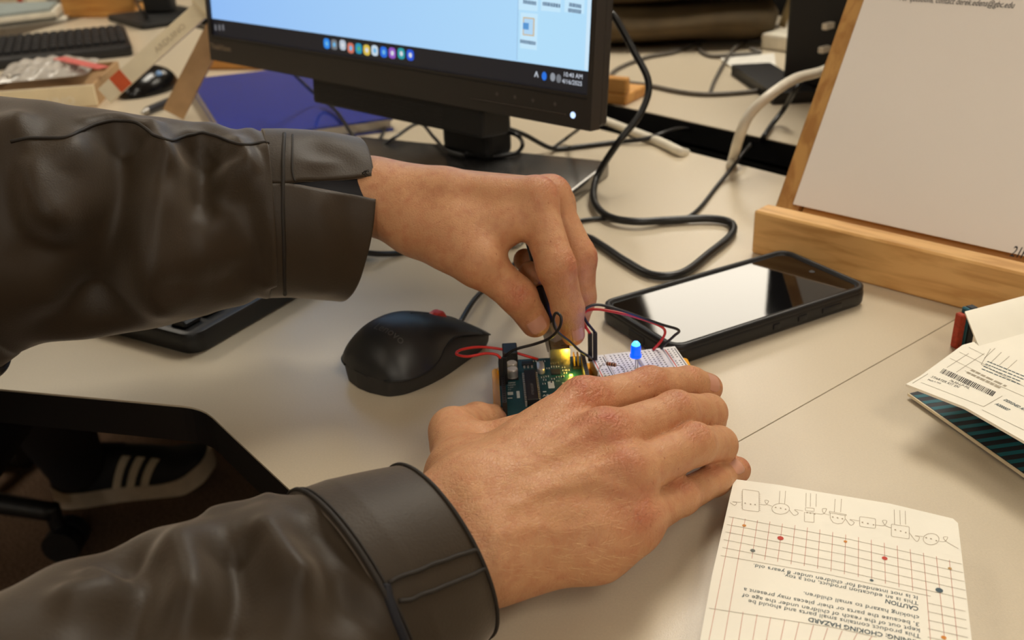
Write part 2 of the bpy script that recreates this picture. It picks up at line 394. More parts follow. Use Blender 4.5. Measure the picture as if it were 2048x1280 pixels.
for px, py, c in icons:
    q = hit(px, py, MM); an = np.linspace(0, 2*np.pi, 16, endpoint=False); s = .0049
    V = xf(MM, [(q[0]+s*np.sign(np.cos(t))*abs(np.cos(t))**.7, q[1]+s*np.sign(np.sin(t))*abs(np.sin(t))**.7, .0010) for t in an])
    ic = MB().add(V, [tuple(range(16))]).build('taskbar_icon', emat('icon_%d_%d_%d' % c, c, .9), screen)
    V = xf(MM, [(q[0]+s*.45*np.cos(t)+.0005, q[1]+s*.45*np.sin(t), .0013) for t in an])
    MB().add(V, [tuple(range(16))]).build('taskbar_icon', emat('icon_light_%d' % (px % 3), [(235, 240, 248), (120, 200, 250), (90, 190, 130)][px % 3], .8), screen)
stext('10:40 AM', 1167, 158, .0050, emat('clock_white', (220, 228, 240), .9), 'RIGHT'); stext('4/16/2025', 1166, 172, .0050, emat('clock_white', (220, 228, 240), .9), 'RIGHT')
stext('^', 1074, 162, .011, emat('clock_white', (220, 228, 240), .9))
for u0 in (433, 441, 448):
    q = hit(u0, 55, MM); rect_on('screen_text', q[0]-.002, q[1]-.003, q[0]+.0015, q[1]+.003, emat('weather_grey', (150, 150, 156), .5), .0010)
for px, py, c in ((1090, 152, (40, 120, 235)), (1107, 154, (150, 156, 164)), (1119, 157, (120, 124, 130))):
    q = hit(px, py, MM); V = xf(MM, [(q[0]+.0026*np.cos(t), q[1]+.0034*np.sin(t), .0010) for t in np.linspace(0, 2*np.pi, 12, endpoint=False)])
    MB().add(V, [tuple(range(12))]).build('tray_icon', emat('tray_%d_%d_%d' % c, c, .9), screen)
# words and controls on the lower bezel
q = hit(427, 96, MM); T = MM.copy(); T[:3, 3] = MO+mux*q[0]+mup*q[1]+mnn*.0038
MB().add(*text_geo('ThinkVision', .0085, T, .01)).build('lettering', mat('grey_print', (150, 132, 112), .5), bez)
for px, py in ((1000, 187), (1036, 193), (1072, 200), (1116, 207)):
    q = hit(px, py, MM); V = xf(MM, [(q[0]+.0016*np.cos(t), q[1]+.0016*np.sin(t), .0038) for t in np.linspace(0, 2*np.pi, 10, endpoint=False)])
    MB().add(V, [tuple(range(10))]).build('control_mark', mat('dim_print', (84, 78, 74), .5), bez)
a, b = hit(950, 196, MM), hit(1138, 228, MM)
MB().add(*tube([xf(MM, [(a[0], a[1], .0036)])[0], xf(MM, [(b[0], b[1], .0036)])[0]], .0008, 6, 1)).build('control_strip', mat('strip_sheen', (70, 64, 60), .25), bez)
q = hit(1152, 229, MM); V = xf(MM, [(q[0]+.0026*np.cos(t), q[1]+.0026*np.sin(t), .0039) for t in np.linspace(0, 2*np.pi, 12, endpoint=False)])
MB().add(V, [tuple(range(12))]).build('power_light', emat('power_glow', (190, 215, 255), 1.6), bez)
MB().add(*box((0, -.003, .0030), (MW, -.0022, .0041), M=MM)).build('bezel_groove', M_matte, bez)
# speaker bar under the lower bezel
sa = hit(617, 165, MM)[0]; sb = hit(886, 215, MM)[0]
spk = MB().add(*box((sa, -bb-.026, -.040), (sb+.045, -bb+.003, -.004), .003, 2, M=MM)).build('speaker_bar', M_matte, mon)
gm = MB(); nx = 60
for i in range(nx):
    for j in range(6):
        x = sa+.006+(sb-sa-.012)*i/(nx-1); y = -bb-.0225+.0033*j
        gm.add(*box((x-.0006, y-.0006, -.0041), (x+.0006, y+.0006, -.0035), M=MM))
tag(gm.build('speaker_grille', mat('grille_dots', (44, 42, 42), .5), spk), kind='stuff')
# stand
nb = at(953, 306, .014); nyaw = math.atan2(mux[1], mux[0])
MN = frame(nb, mux)
MB().add(*box((-.034, -.018, 0), (.034, .022, .16), .008, 3, M=MN)).build('stand_neck', M_matte, mon)
MB().add(*box((-.04, -.026, .048), (.042, .026, .075), .008, 3, M=MN)).build('cable_ring', M_matte, mon)
ctr = (MO+mux*MW/2+mup*.10-mnn*.020)
top = nb+np.array([0, 0, .15])
hb_ = ctr-mnn*.006
MB().add(*cyl(hb_, ctr-mnn*-.0005, .05, .05, 24)).build('mount_plate', M_matte, mon, auto=40)
MB().add(*cyl(top, hb_-mnn*.03, .024, .022, 18)).build('hinge_arm', M_matte, mon, auto=40); MB().add(*cyl(hb_-mnn*.036, hb_, .024, .030, 18)).build('hinge_arm', M_matte, mon, auto=40)
MBs = np.eye(4); MBs[:3, 0] = bd2; MBs[:3, 1] = bd1; MBs[:3, 2] = np.cross(bd2, bd1); MBs[:3, 3] = base_r*[1, 1, 0]
zz = MBs[2, 2]
if zz < 0: lo, hi = (0, 0, -.014), (.30, .215, 0)
else: lo, hi = (0, 0, 0), (.30, .215, .014)
MB().add(*slab(lo, hi, .008, .002, M=MBs)).build('stand_base', mat('grey_metal_base', (138, 136, 134), .24, metal=.9), mon, auto=40)

# ------------------------------------------------------------------ behind and around the monitor
nbq = [at(378, 158, .016), at(785, 235, .016), at(454.5, 278.5, .016)]
TLn, BRn, BLn = nbq; TRn = TLn+BRn-BLn
bk = thing('notebook', 'large glossy blue covered notebook lying under the monitor', 'notebook', tuple(((TLn+BRn)/2)*[1, 1, 0]))
pts = [TLn, TRn, BRn, BLn]
def quadslab(pts, z0, z1, inset=0.0):
    c = np.mean(pts, 0); p = [(q+(c-q)*inset)[:2] for q in pts]; return prism(p, z0, z1)
M_blue = mat('blue_cover', (40, 64, 172), .22, var=.04, coat=.8)
MB().add(*quadslab(pts, 0.0, .0025)).build('back_cover', M_blue, bk)
MB().add(*quadslab(pts, .0025, .0135, .02)).build('pages', mat('page_edges', (214, 208, 196), .8, var=.1, scale=900), bk)
MB().add(*quadslab(pts, .0135, .016)).build('front_cover', M_blue, bk)
M_wood = wood_mat('pale_wood', (214, 158, 84), (190, 130, 62), (1, 9, 9))
M_wood2 = wood_mat('pale_wood_rail', (201, 152, 84), (172, 120, 58), (9, 9, 1))
# wooden stand behind the monitor, its foot showing past both sides
def wood_stand(p, q, hgt, dep, label, back=True):
    t = thing('wooden_stand', label, 'stand', tuple(((p+q)/2)*[1, 1, 0]), math.atan2((q-p)[1], (q-p)[0])); Mw = frame(p*[1, 1, 0], (q-p)*[1, 1, 0]); ln = np.linalg.norm((q-p)[:2])
    MB().add(*box((0, 0, 0), (ln, dep, .014), .002, M=Mw)).build('foot_board', M_wood, t)
    MB().add(*box((0, 0, .014), (ln, .012, hgt), .002, M=Mw)).build('front_lip', M_wood, t)
    if not back: return t
    Mb = Mw @ np.array(Matrix.Translation((0, .02, .014)) @ Matrix.Rotation(math.radians(-18), 4, 'X'))
    MB().add(*box((.01, 0, 0), (ln-.01, .012, .10), .002, M=Mb)).build('back_board', M_wood, t)
    return t
wood_stand(at(1100, 196, 0), at(1252, 212, 0), .034, .06, 'small orange wood block stand behind the monitor, right end showing', False)
wood_stand(at(395, 140, 0), at(560, 139, 0), .024, .10, 'low orange wood stand behind the blue notebook', False)
wood_stand(at(128, 36, 0), at(270, 35, 0), .05, .12, 'wooden tray stand at the far upper left behind the keyboard')

# carton with open lid, upper left
kx0, kx1 = at(-40, 232, 0), at(196, 214, 0)
Mk = frame(kx0, kx1-kx0); kl = np.linalg.norm(kx1-kx0)
M_kraft = mat('kraft_board', (172, 138, 98), .8, var=.08, bump=.1)
M_cream = mat('cream_carton', (236, 222, 190), .6, var=.03)
M_orange = mat('orange_print', (206, 84, 34), .55)
kt = thing('kit_carton', 'open cream and brown parts carton left of the notebook', 'carton', tuple(Mk[:3, 3]))
kd, kh = .17, .030
MB().add(*box((0, 0, 0), (kl, kd, .002), M=Mk)).build('base_panel', M_kraft, kt)
MB().add(*box((0, 0, .002), (kl, .004, kh), M=Mk)).build('front_wall', M_cream, kt)
MB().add(*box((0, kd-.004, .002), (kl, kd, kh), M=Mk)).build('rear_wall', M_kraft, kt)
MB().add(*box((kl-.004, .004, .002), (kl, kd-.004, kh), M=Mk)).build('side_wall', M_kraft, kt)
MB().add(*box((0, .004, .002), (.004, kd-.004, kh), M=Mk)).build('side_wall', M_kraft, kt)
MB().add(*box((.004, .012, .015), (kl-.004, kd-.004, .018), M=Mk)).build('inner_tray', M_kraft, kt)
q = Mk.copy(); q[:3, :3] = np.array([Mk[:3, 0], [0, 0, 1], -Mk[:3, 1]]).T; q[:3, 3] = xf(Mk, [(kl*.58, -.0004, .006)])[0]
MB().add(*text_geo('UNO', .016, q, .02)).build('carton_print', mat('carton_white', (240, 232, 214), .6), kt)
# the lid leans up to the right: near strip with an orange band, brown far strip, outer panel between them
d0 = 1.13
la, lb = ad(196, 178, d0), ad(402, -6, d0); lv = unit(lb-la); lw = unit(ad(222, 212, d0)-la); lw = unit(lw-lv*(lw@lv)); ld_ = np.cross(lv, lw)
if ld_[1] < 0: ld_ = -ld_
ML = np.eye(4); ML[:3, 0] = lv; ML[:3, 1] = lw; ML[:3, 2] = ld_; ML[:3, 3] = la
LL = np.linalg.norm(lb-la)
lid = MB().add(*box((0, 0, 0), (LL, .021, .003), M=ML)).build('lid_strip', M_cream, kt)
ob = np.linalg.norm(ad(222, 154, d0)-la)
MB().add(*box((ob*.86, -.0003, -.0004), (ob*.86+.016, .0213, .0002), M=ML)).build('orange_band', M_orange, lid)
q = ML.copy(); q[:3, :3] = np.array([lv, -lw, -ld_]).T; q[:3, 3] = xf(ML, [(.078, .015, -.0006)])[0]
MB().add(*text_geo('ARDUINO', .010, q, 0)).build('lid_print', mat('carton_faint', (190, 172, 140), .6), lid)
MB().add(*box((LL-.012, -.006, -.002), (LL+.03, .028, .004), .003, M=ML)).build('lid_tab', M_cream, kt)
fa, fb = ad(340, 190, d0+.10), ad(432, 10, d0+.10); fv = unit(fb-fa); fw = unit(np.cross(fv, ld_)); fw = fw*np.sign(fw@(ad(400, 200, d0+.1)-fa))
Mf = np.eye(4); Mf[:3, 0] = fv; Mf[:3, 1] = fw; Mf[:3, 2] = np.cross(fv, fw); Mf[:3, 3] = fa
MB().add(*box((-.02, 0, 0), (np.linalg.norm(fb-fa)+.02, .028, .003), M=Mf)).build('lid_far_strip', M_kraft, kt)
# clear bag of small parts on the carton
def blob_patch(px_poly, zc, hgt, n=26):
    """puffy pillow over a quad of points"""
    A_, B_, C_, D_ = [np.asarray(p, float) for p in px_poly]; V = []; f = []
    for s_ in (1, -1):
        for i in range(n):
            for j in range(n):
                u, v = i/(n-1), j/(n-1); P = (1-u)*(1-v)*A_+u*(1-v)*B_+u*v*C_+(1-u)*v*D_
                b = (max(0, math.sin(math.pi*u)*math.sin(math.pi*v)))**.45
                wv = .0045*(math.sin(19*u+5*v)*math.sin(13*v-7*u)+.6*math.sin(31*u-17*v))
                V.append(P+np.array([0, 0, s_*hgt*b*(1 if s_ > 0 else .25)+(wv*b if s_ > 0 else 0)]))
    for k in range(2):
        for i in range(n-1):
            for j in range(n-1):
                a = k*n*n+i*n+j; f.append((a, a+1, a+n+1, a+n))
    return np.array(V), f
bag = thing('parts_bag', 'clear zip bag of small parts with a red strip, on the carton', 'bag', tuple(at(100, 165, .034)))
M_film = mat('clear_film', (214, 208, 200), .18, var=.15, scale=40, spec=.9, alpha=.62)
MB().add(*blob_patch([at(-15, 168, .032), at(172, 150, .032), at(200, 118, .032), at(20, 128, .032)], .03, .012)).build('film', M_film, bag, True)
mb = MB(); A_, B_ = at(118, 116, .047), at(206, 136, .044); 
mb.add(*box((0, -.009, -.0006), (np.linalg.norm(B_-A_), .009, .0006), M=frame(A_, B_-A_))); mb.build('zip_strip', mat('red_strip', (214, 110, 104), .4), bag)
for i in range(9):
    p = at(20+17*i+random.uniform(-5, 5), 152-2*i+random.uniform(-8, 8), .034); a = random.uniform(0, 3)
    MB().add(*box((-.006, -.003, 0), (.006, .003, .006), .0015, M=frame(p, (math.cos(a), math.sin(a), 0)))).build('part', mat('bag_part_%d' % (i % 3), [(205, 200, 190), (120, 116, 112), (60, 58, 58)][i % 3], .4), bag)

# keyboards: the far one shows its keys, the near one lies half under the sleeve
def keyboard(name, label, corner_bl, corner_br, dep, rows, nk, hgt=.018):
    t = thing(name, label, 'keyboard', tuple(corner_bl*[1, 1, 0])); Mx = frame(corner_bl*[1, 1, 0], (corner_br-corner_bl)*[1, 1, 0]); ln = np.linalg.norm((corner_br-corner_bl)[:2])
    MB().add(*slab((0, 0, 0), (ln, dep, hgt), .010, .003, M=Mx)).build('body', M_dark, t, auto=40)
    MK = mat('key_cap', (30, 30, 33), .45); pitch = ln*.97/nk; first = None
    for r in range(rows):
        for c in range(nk):
            v, f = box((-pitch*.43, -pitch*.43, 0), (pitch*.43, pitch*.43, .006), .0015)
            if first is None:
                me = bpy.data.meshes.new('key'); me.from_pydata(v.tolist(), [], f); me.materials.append(MK); first = me
            o = bpy.data.objects.new('key', first); COL.objects.link(o); o.parent = t
            R = np.linalg.inv(ROOTM[t]) @ Mx @ np.array(Matrix.Translation((ln*.015+pitch*(c+.5), dep*.12+(dep*.8)*(r+.5)/rows, hgt)))
            o.matrix_local = Matrix(R.tolist())
    return t
keyboard('keyboard', 'black keyboard with rows of keys behind the parts carton', at(-190, 162, 0), at(268, 112, 0), .25, 7, 24)
krt, krb = at(748, 508, 0), at(392, 716, 0)
kdir = unit(krb-krt); kper = np.array([kdir[1], -kdir[0], 0]); kper = kper if kper[0] < 0 else -kper
kb2 = thing('keyboard', 'black keyboard corner poking out below the upper jacket sleeve', 'keyboard', tuple(krb))
Mk2 = np.eye(4); Mk2[:3, 0] = kper; Mk2[:3, 1] = -kdir; Mk2[:3, 2] = np.cross(kper, -kdir); Mk2[:3, 3] = krb
sg = Mk2[2, 2]
if sg < 0: Mk2[:3, 0], Mk2[:3, 1] = -kdir, kper; Mk2[:3, 2] = np.cross(-kdir, kper)
lk = np.linalg.norm(krt-krb)
dims = (.17, lk) if sg > 0 else (lk, .17)
if sg > 0: MB().add(*slab((0, 0, 0), (.17, lk, .016), .012, .003, M=Mk2)).build('body', M_dark, kb2, auto=40)
else: MB().add(*slab((0, 0, 0), (lk, .17, .016), .012, .003, M=Mk2)).build('body', M_dark, kb2, auto=40)
for i in range(9):
    for j in range(5):
        x, y = dims[0]*(i+.7)/10 if sg < 0 else dims[0]*(j+.7)/6, dims[1]*(j+.7)/6 if sg < 0 else dims[1]*(i+.7)/10
        MB().add(*box((x-.008, y-.008, .016), (x+.008, y+.008, .021), .0015, M=Mk2)).build('key', mat('key_cap', (30, 30, 33), .45), kb2)

# second mouse, pen, paper pad, far left bits
def blob(name, c, rx, ry, rz, m_, parent=None, ang=0, n=24, pw=1.0):
    V = []; f = []
    for i in range(n+1):
        ph = math.pi/2*i/n
        for j in range(2*n):
            a = math.pi*j/n; V.append((rx*math.cos(a)*math.cos(ph)**pw, ry*math.sin(a)*math.cos(ph)**pw, rz*math.sin(ph)))
    for i in range(n):
        for j in range(2*n):
            k = (j+1) % (2*n); f.append((i*2*n+j, i*2*n+k, (i+1)*2*n+k, (i+1)*2*n+j))
    f.append(tuple(range(2*n))[::-1])
    return obj(name, xf(np.array(Matrix.Translation(Vector(c)) @ Matrix.Rotation(ang, 4, 'Z')), V), f, m_, parent, True)
m2 = thing('computer_mouse', 'small black computer mouse behind the carton strip with the orange band', 'mouse', tuple(at(305, 186, 0)))
blob('body', at(300, 182, 0), .055, .032, .036, mat('glossy_black', (12, 12, 14), .2), m2, 1.2)
blob('scroll_wheel', at(318, 150, .024), .006, .004, .006, mat('highlight_blue', (120, 160, 210), .4), m2, 1.2)  # its light blue is a painted reflection on an otherwise black mouse
pen = thing('pen', 'dark pen lying on the desk left of the blue notebook', 'pen', tuple(at(320, 212, 0)))
p0, p1 = at(283, 226, .006), at(364, 192, .006); pm_ = p0+(p1-p0)*.12
MB().add(*cyl(pm_, p1, .0052, .0052, 14)).build('barrel', mat('pen_navy', (26, 26, 34), .35), pen, auto=40)
MB().add(*cyl(p0, pm_, .0012, .005, 14)).build('tip', mat('pen_silver', (150, 146, 140), .3, .6), pen, auto=40)
pp = [at(-60, 66, 0), at(118, 44, 0), at(132, 28, 0), at(-60, 34, 0)]
pad = thing('paper_stack', 'stack of white papers and booklets at the far left edge', 'papers', tuple(np.mean(pp, 0)))
for i in range(5):
    o_ = np.array([random.uniform(-.012, .012), random.uniform(-.012, .012), 0]); MB().add(*quadslab([p+o_ for p in pp], .006*i, .006*i+.0055)).build('sheet_bundle', mat('paper_white_%d' % (i % 3), [(236, 230, 214), (150, 160, 158), (222, 214, 196)][i % 3], .7), pad)
ob_ = thing('small_carton', 'white carton with an orange stripe at the top left corner', 'carton', tuple(at(30, 28, 0)))
Mo = frame(at(-10, 26, 0), at(60, 24, 0)-at(-10, 26, 0)); lo_ = np.linalg.norm(at(60, 24, 0)-at(-10, 26, 0))
MB().add(*box((0, 0, 0), (lo_, .08, .07), .002, M=Mo)).build('body', M_cream, ob_)
MB().add(*box((lo_*.72, -.0006, 0), (lo_*.88, .0806, .0706), M=Mo)).build('stripe', M_orange, ob_)
st = thing('monitor_stand', 'black stand of another screen behind the carton lid', 'stand', tuple(at(325, 44, 0)))
MB().add(*slab((-.10, -.08, 0), (.10, .08, .012), .01, .003, M=frame(at(325, 40, 0), e_dir))).build('base', M_matte, st)
MB().add(*box((-.03, -.02, .012), (.03, .02, .30), .006, 2, M=frame(at(325, 36, 0), (1, 0, 0)))).build('neck', M_matte, st)
cable('thin_cable', 'thin black cable hanging over the far left wooden tray', [at(268, -12, .03), at(278, 14, .045), at(296, 36, .01), at(310, 44, .004)], .003, M_blackcable)

# far desk: olive duffel, black computer tower, white adapter, papers
du = thing('duffel_bag', 'olive brown padded bag lying on the far desk', 'bag', tuple(at(1310, 92, 0)))
Mdu = frame(at(1205, 96, 0)+n_dir*.12, at(1405, 92, 0)-at(1205, 96, 0))
M_olive = mat('olive_canvas', (88, 72, 46), .85, var=.2, scale=25, bump=.3, bscale=700)
def roll(cy, cz, ry, rz, x0, x1, name):
    V = []; n = 28; k = 24; f = []
    for i in range(k+1):
        t = i/k; x = x0+(x1-x0)*t; e = (1-(2*t-1)**8)**.5 if 0 < t < 1 else .05
        for j in range(n):
            a = 2*math.pi*j/n; wv = 1+.04*math.sin(9*t+3*a)
            V.append((x, cy+ry*e*wv*math.cos(a), cz+rz*e*wv*math.sin(a)))
    f = [(i*n+j, i*n+(j+1) % n, (i+1)*n+(j+1) % n, (i+1)*n+j) for i in range(k) for j in range(n)]
    return MB().add(xf(Mdu, V), f).build(name, M_olive, du, True)
roll(0, .035, .13, .035, -.16, .20, 'lower_roll'); roll(.01, .092, .125, .034, -.16, .205, 'middle_roll'); roll(.02, .150, .11, .036, -.16, .19, 'upper_roll')
MB().add(*tube([xf(Mdu, [p])[0] for p in ((.19, -.06, .20), (.213, -.05, .13), (.217, -.04, .08), (.20, -.05, .02))], .006, 8)).build('piping', mat('olive_piping', (150, 128, 86), .7), du, True)
tw = thing('computer_tower', 'black desktop computer standing on the far desk behind the wooden stand', 'computer', tuple(at(1640, 214, 0)))
Mtw = frame(at(1562, 175, 0), e_dir)
MB().add(*box((0, 0, .004), (.30, .28, .36), .006, 2, M=Mtw)).build('case', M_matte, tw)
for a in (.03, .27):
    for b in (.03, .25): MB().add(*cyl(xf(Mtw, [(a, b, 0)])[0], xf(Mtw, [(a, b, .005)])[0], .012, n=12)).build('foot', M_dark, tw)
for (px, py) in ((1664, 50), (1656, 97)):
    p = hit(px, py, np.array(np.column_stack([np.r_[Mtw[:3, 0], 0], np.r_[0, 0, 1, 0], np.r_[np.cross(Mtw[:3, 0], [0, 0, 1]), 0], np.r_[Mtw[:3, 3], 1]])))
    c_ = Mtw[:3, 3]+Mtw[:3, 0]*p[0]+np.array([0, 0, p[1]])
    MB().add(*box((-.004, -.016, -.004), (.004, .001, .004), .0015, 2, M=frame(c_, e_dir))).build('white_plug', M_white, tw)
lp = thing('laptop', 'closed black laptop lying in front of the computer tower', 'laptop', tuple(at(1530, 160, 0)))
qa, qb, qc = at(1463, 132, .012), at(1540, 128, .012), at(1548, 190, .012)
MB().add(*quadslab([qa, qb, qb+qc-qa, qc], 0, .007)).build('base', M_matte, lp); MB().add(*quadslab([qa, qb, qb+qc-qa, qc], .0075, .014)).build('lid', M_dark, lp)
wp = thing('white_adapter', 'small white adapter with a red mark on the far desk', 'adapter', tuple(at(1540, 90, 0)))
Mwp = frame(at(1520, 98, 0), e_dir)
MB().add(*box((0, 0, 0), (.055, .09, .024), .004, 2, M=Mwp)).build('body', M_white, wp); MB().add(*box((.0545, .01, .012), (.0555, .05, .020), M=Mwp)).build('red_mark', mat('red_mark', (206, 60, 70), .5), wp)
wq = [at(1440, 122, 0), at(1548, 112, 0), at(1552, 140, 0), at(1478, 150, 0)]
tag(obj('paper_sheet', *quadslab(wq, 0.0002, .004), mat('paper_white_9', (226, 222, 212), .7)), 'white paper sheet on the far desk beside the closed laptop', 'paper')
# ------------------------------------------------------------------ phone in its rugged case
ph = thing('smartphone', 'smartphone face up in a thick black rugged case', 'phone', (.156, .618, 0), .489)
PL, PW, PH = .172, .086, .0145
M_case = mat('case_rubber', (24, 24, 26), .42, var=.06, spec=.4)
MB().add(*slab((-PL/2, -PW/2, 0), (PL/2, PW/2, .0125), .012, .0035, 7, 4)).build('case_body', M_case, ph, auto=50, local=True)
def ring(lo, hi, lo2, hi2, r1, r2, z0, z1, seg=7):
    def pts(l, h, r):
        o = []
        for cx, cy, a0 in ((h[0]-r, h[1]-r, 0), (l[0]+r, h[1]-r, 90), (l[0]+r, l[1]+r, 180), (h[0]-r, l[1]+r, 270)):
            for k in range(seg+1): a = math.radians(a0+90*k/seg); o.append((cx+r*math.cos(a), cy+r*math.sin(a)))
        return o
    A = pts(lo, hi, r1); B = pts(lo2, hi2, r2); n = len(A)
    lay = [[(x, y, z0) for x, y in A], [(x, y, z1-.0008) for x, y in A], [((x*.75+u*.25), (y*.75+v*.25), z1) for (x, y), (u, v) in zip(A, B)], [((x*.3+u*.7), (y*.3+v*.7), z1) for (x, y), (u, v) in zip(A, B)], [(u, v, z0) for u, v in B]]
    V = [p for l in lay for p in l]; f = [(j*n+i, j*n+(i+1) % n, (j+1)*n+(i+1) % n, (j+1)*n+i) for j in range(4) for i in range(n)]
    return np.array(V), f
MB().add(*ring((-PL/2+.0005, -PW/2+.0005), (PL/2-.0005, PW/2-.0005), (-PL/2+.0055, -PW/2+.0055), (PL/2-.0055, PW/2-.0055), .0115, .007, .0105, PH)).build('case_rim', M_case, ph, True, local=True)
MB().add(*slab((-PL/2+.0056, -PW/2+.0056, .0100), (PL/2-.0056, PW/2-.0056, .0129), .007, .0004, 6, 1)).build('glass_screen', mat('phone_glass', (6, 6, 8), .04, var=0, spec=.5), ph, auto=40, local=True)
scr = ph.children[-1]
MB().add(*lathe([(0, 0), (.0021, 0), (.0021, .0001), (0, .0001)], np.array(Matrix.Translation((PL/2-.014, 0, .01292))), 16)).build('front_camera', M_matte, scr, local=True)
for (a, b, nm) in ((.018, .026, 'side_button'), (.040, .058, 'volume_button'), (-.004, .002, 'side_button')):
    MB().add(*box((a, -PW/2-.0010, .0045), (b, -PW/2+.001, .0088), .0009, 2)).build(nm, M_case, ph, local=True, auto=40)
MB().add(*box((-PL/2-.0006, -.012, .003), (-PL/2+.002, .006, .009), .0008, 2)).build('port_cover', M_matte, ph, local=True)

# ------------------------------------------------------------------ mouse
mb0 = at(728, 782, 0); mf0 = at(924, 672, 0)
mdir = unit(mf0-mb0); mL = np.linalg.norm(mf0-mb0)
Mm = frame(mb0, mdir)
mo = thing('computer_mouse', 'black corded computer mouse with red wheel beside the circuit board', 'mouse', tuple(mb0+mdir*mL/2))
xs = [0, .03, .08, .15, .27, .4, .52, .65, .8, .92, 1.0]
hs = [.012, .021, .0275, .0325, .0365, .037, .035, .030, .0230, .0170, .0115]
ws = [.0105, .0180, .0235, .0275, .0305, .0320, .0318, .0305, .0290, .0270, .0245]
zs = [.0125, .0125, .0125, .0125, .0130, .0150, .0185, .0195, .016, .0125, .0090]
wt = [.011, .0195, .0255, .0295, .0318, .0305, .0262, .0232, .0245, .0268, .0255]
def dense(a):
    q = smooth_path([(x, v, 0) for x, v in zip(xs, a)], 12); return q[:, 0], q[:, 1]
mH, mW_, mZ, mT = dense(hs), dense(ws), dense(zs), dense(wt)
mT = (mT[0], mT[1]); 
def mouse_shell(top):
    nx, na = 90, 40; V = []; f = []
    for i in range(nx+1):
        t = (i/nx)**1.5 if i < nx*.5 else (i/nx-.5)/.5*(1-.5**1.5)+.5**1.5; x = t*mL; h = np.interp(t, *mH); w_ = np.interp(t, *mT)*(1-max(0, 1-t/.04)**2*.5); wb_ = np.interp(t, *mW_)*(1-max(0, 1-t/.04)**2*.5); zb = np.interp(t, *mZ)
        for j in range(na+1):
            s = -1+2*j/na
            if top:
                y = w_*1.03*s; z = zb+(h-zb)*(1-abs(s)**2.4)**.8
            else:
                # lower body: skirt from the seam down to the base
                a = j/na*2-1; y = None
                y = w_*(.985)*np.sign(a)*min(1, abs(a)*1.35); k = max(0, (abs(a)*1.35-1)/.35); z = zb*(1-k)+.0005*k
                y = np.sign(a)*(abs(y)+(wb_-w_*.985)*min(1, k*2.2)) if k > 0 else y
                y *= (1-.07*max(0, k-.55)/.45)
            V.append((x, y, z))
    for i in range(nx):
        for j in range(na):
            a = i*(na+1)+j; f.append((a, a+1, a+na+2, a+na+1))
    if not top:
        f.append(tuple(range(na+1))); f.append(tuple(nx*(na+1)+j for j in range(na+1))[::-1])
    else:
        # close the front and rear with a small lip
        b = len(V)
        for i in (0, nx):
            t = i/nx; x = t*mL; w_ = np.interp(t, xs, ws); zb = np.interp(t, xs, zs); st_ = len(V)
            f.append(tuple(i*(na+1)+j for j in range(na+1)) if i else tuple(i*(na+1)+j for j in range(na+1))[::-1])
    return xf(Mm, V), f
M_mouse = mat('mouse_black', (36, 36, 36), .42, var=.04, bump=.04, bscale=3500, spec=.5)
MB().add(*mouse_shell(False)).build('lower_body', mat('mouse_side', (40, 38, 37), .55, bump=.05, bscale=3000), mo, True)
ms = MB().add(*mouse_shell(True)).build('top_shell', M_mouse, mo, True)
def mtop(t, s):
    h = np.interp(t, *mH); w_ = np.interp(t, *mT); zb = np.interp(t, *mZ); return np.array([t*mL, w_*1.03*s, zb+(h-zb)*(1-abs(s)**2.4)**.8])
for s_ in (1, -1): MB().add(*tube([xf(Mm, [mtop(t, s_*.998)+[0, 0, -.0004]])[0] for t in (.02, .05, .1, .2, .3, .4, .5, .58, .66, .75, .85, .95, .995)], .0006, 6, 6)).build('shell_seam', M_matte, mo, True)
wc = mtop(.74, 0); Mwh = Mm @ np.array(Matrix.Translation((wc[0], wc[1], wc[2]-.0058)) @ Matrix.Rotation(math.pi/2, 4, 'X'))
MB().add(*lathe([(.0001, -.0035), (.0072, -.0035), (.0085, -.0018), (.0085, .0018), (.0072, .0035), (.0001, .0035)], Mwh, 28)).build('scroll_wheel', mat('wheel_red', (196, 50, 40), .45), mo, auto=40)
MB().add(*tube([xf(Mm, [mtop(t, 0)+[0, 0, -.0002]])[0] for t in (.50, .56, .62, .67)], .0006, 6)).build('button_split', M_matte, ms, True)
MB().add(*tube([xf(Mm, [mtop(t, 0)+[0, 0, -.0002]])[0] for t in (.82, .9, .98)], .0006, 6)).build('button_split', M_matte, ms, True)
# pale maker's word curving over the palm rest
tw_ = text_geo('Lenovo', .0078, np.eye(4), .0, 'CENTER')
V = []
for x, y, z in tw_[0]:
    t = .23+(y-.003)/mL; p = mtop(t, max(-.95, min(.95, -(x+.006)/np.interp(t, xs, wt)))); V.append(p+[0, 0, .00025])
MB().add(xf(Mm, V), tw_[1]).build('lettering', mat('mouse_word', (74, 72, 70), .3), ms)
hx = xf(Mm, [(mL-.002, 0, .010)])[0]
cable('mouse_cable', 'thin black mouse cable running behind the fingers across the desk', [hx, at(950, 598, .009), at(985, 566, .0035), at(1060, 502, .0025), at(1130, 452, .0025), at(1200, 437, .0025), at(1300, 442, .0025), at(1380, 432, .0025), at(1440, 365, .0025), at(1492, 300, .012), at(1500, 288, -.01), at(1490, 275, -.05)], .0019, M_blackcable)

# ------------------------------------------------------------------ base plate, circuit board, breadboard
bfl, bfr = at(996, 721, .0145), at(1172, 711, .0145)
bang = math.atan2((bfr-bfl)[1], (bfr-bfl)[0])
Bz = .0145
BM = np.eye(4); BM[:3, 0] = unit((bfr-bfl)*[1, 1, 0]); BM[:3, 1] = [BM[1, 0], -BM[0, 0], 0]; BM[:3, 2] = [0, 0, 1]; BM[:3, 3] = [bfl[0], bfl[1], 0]
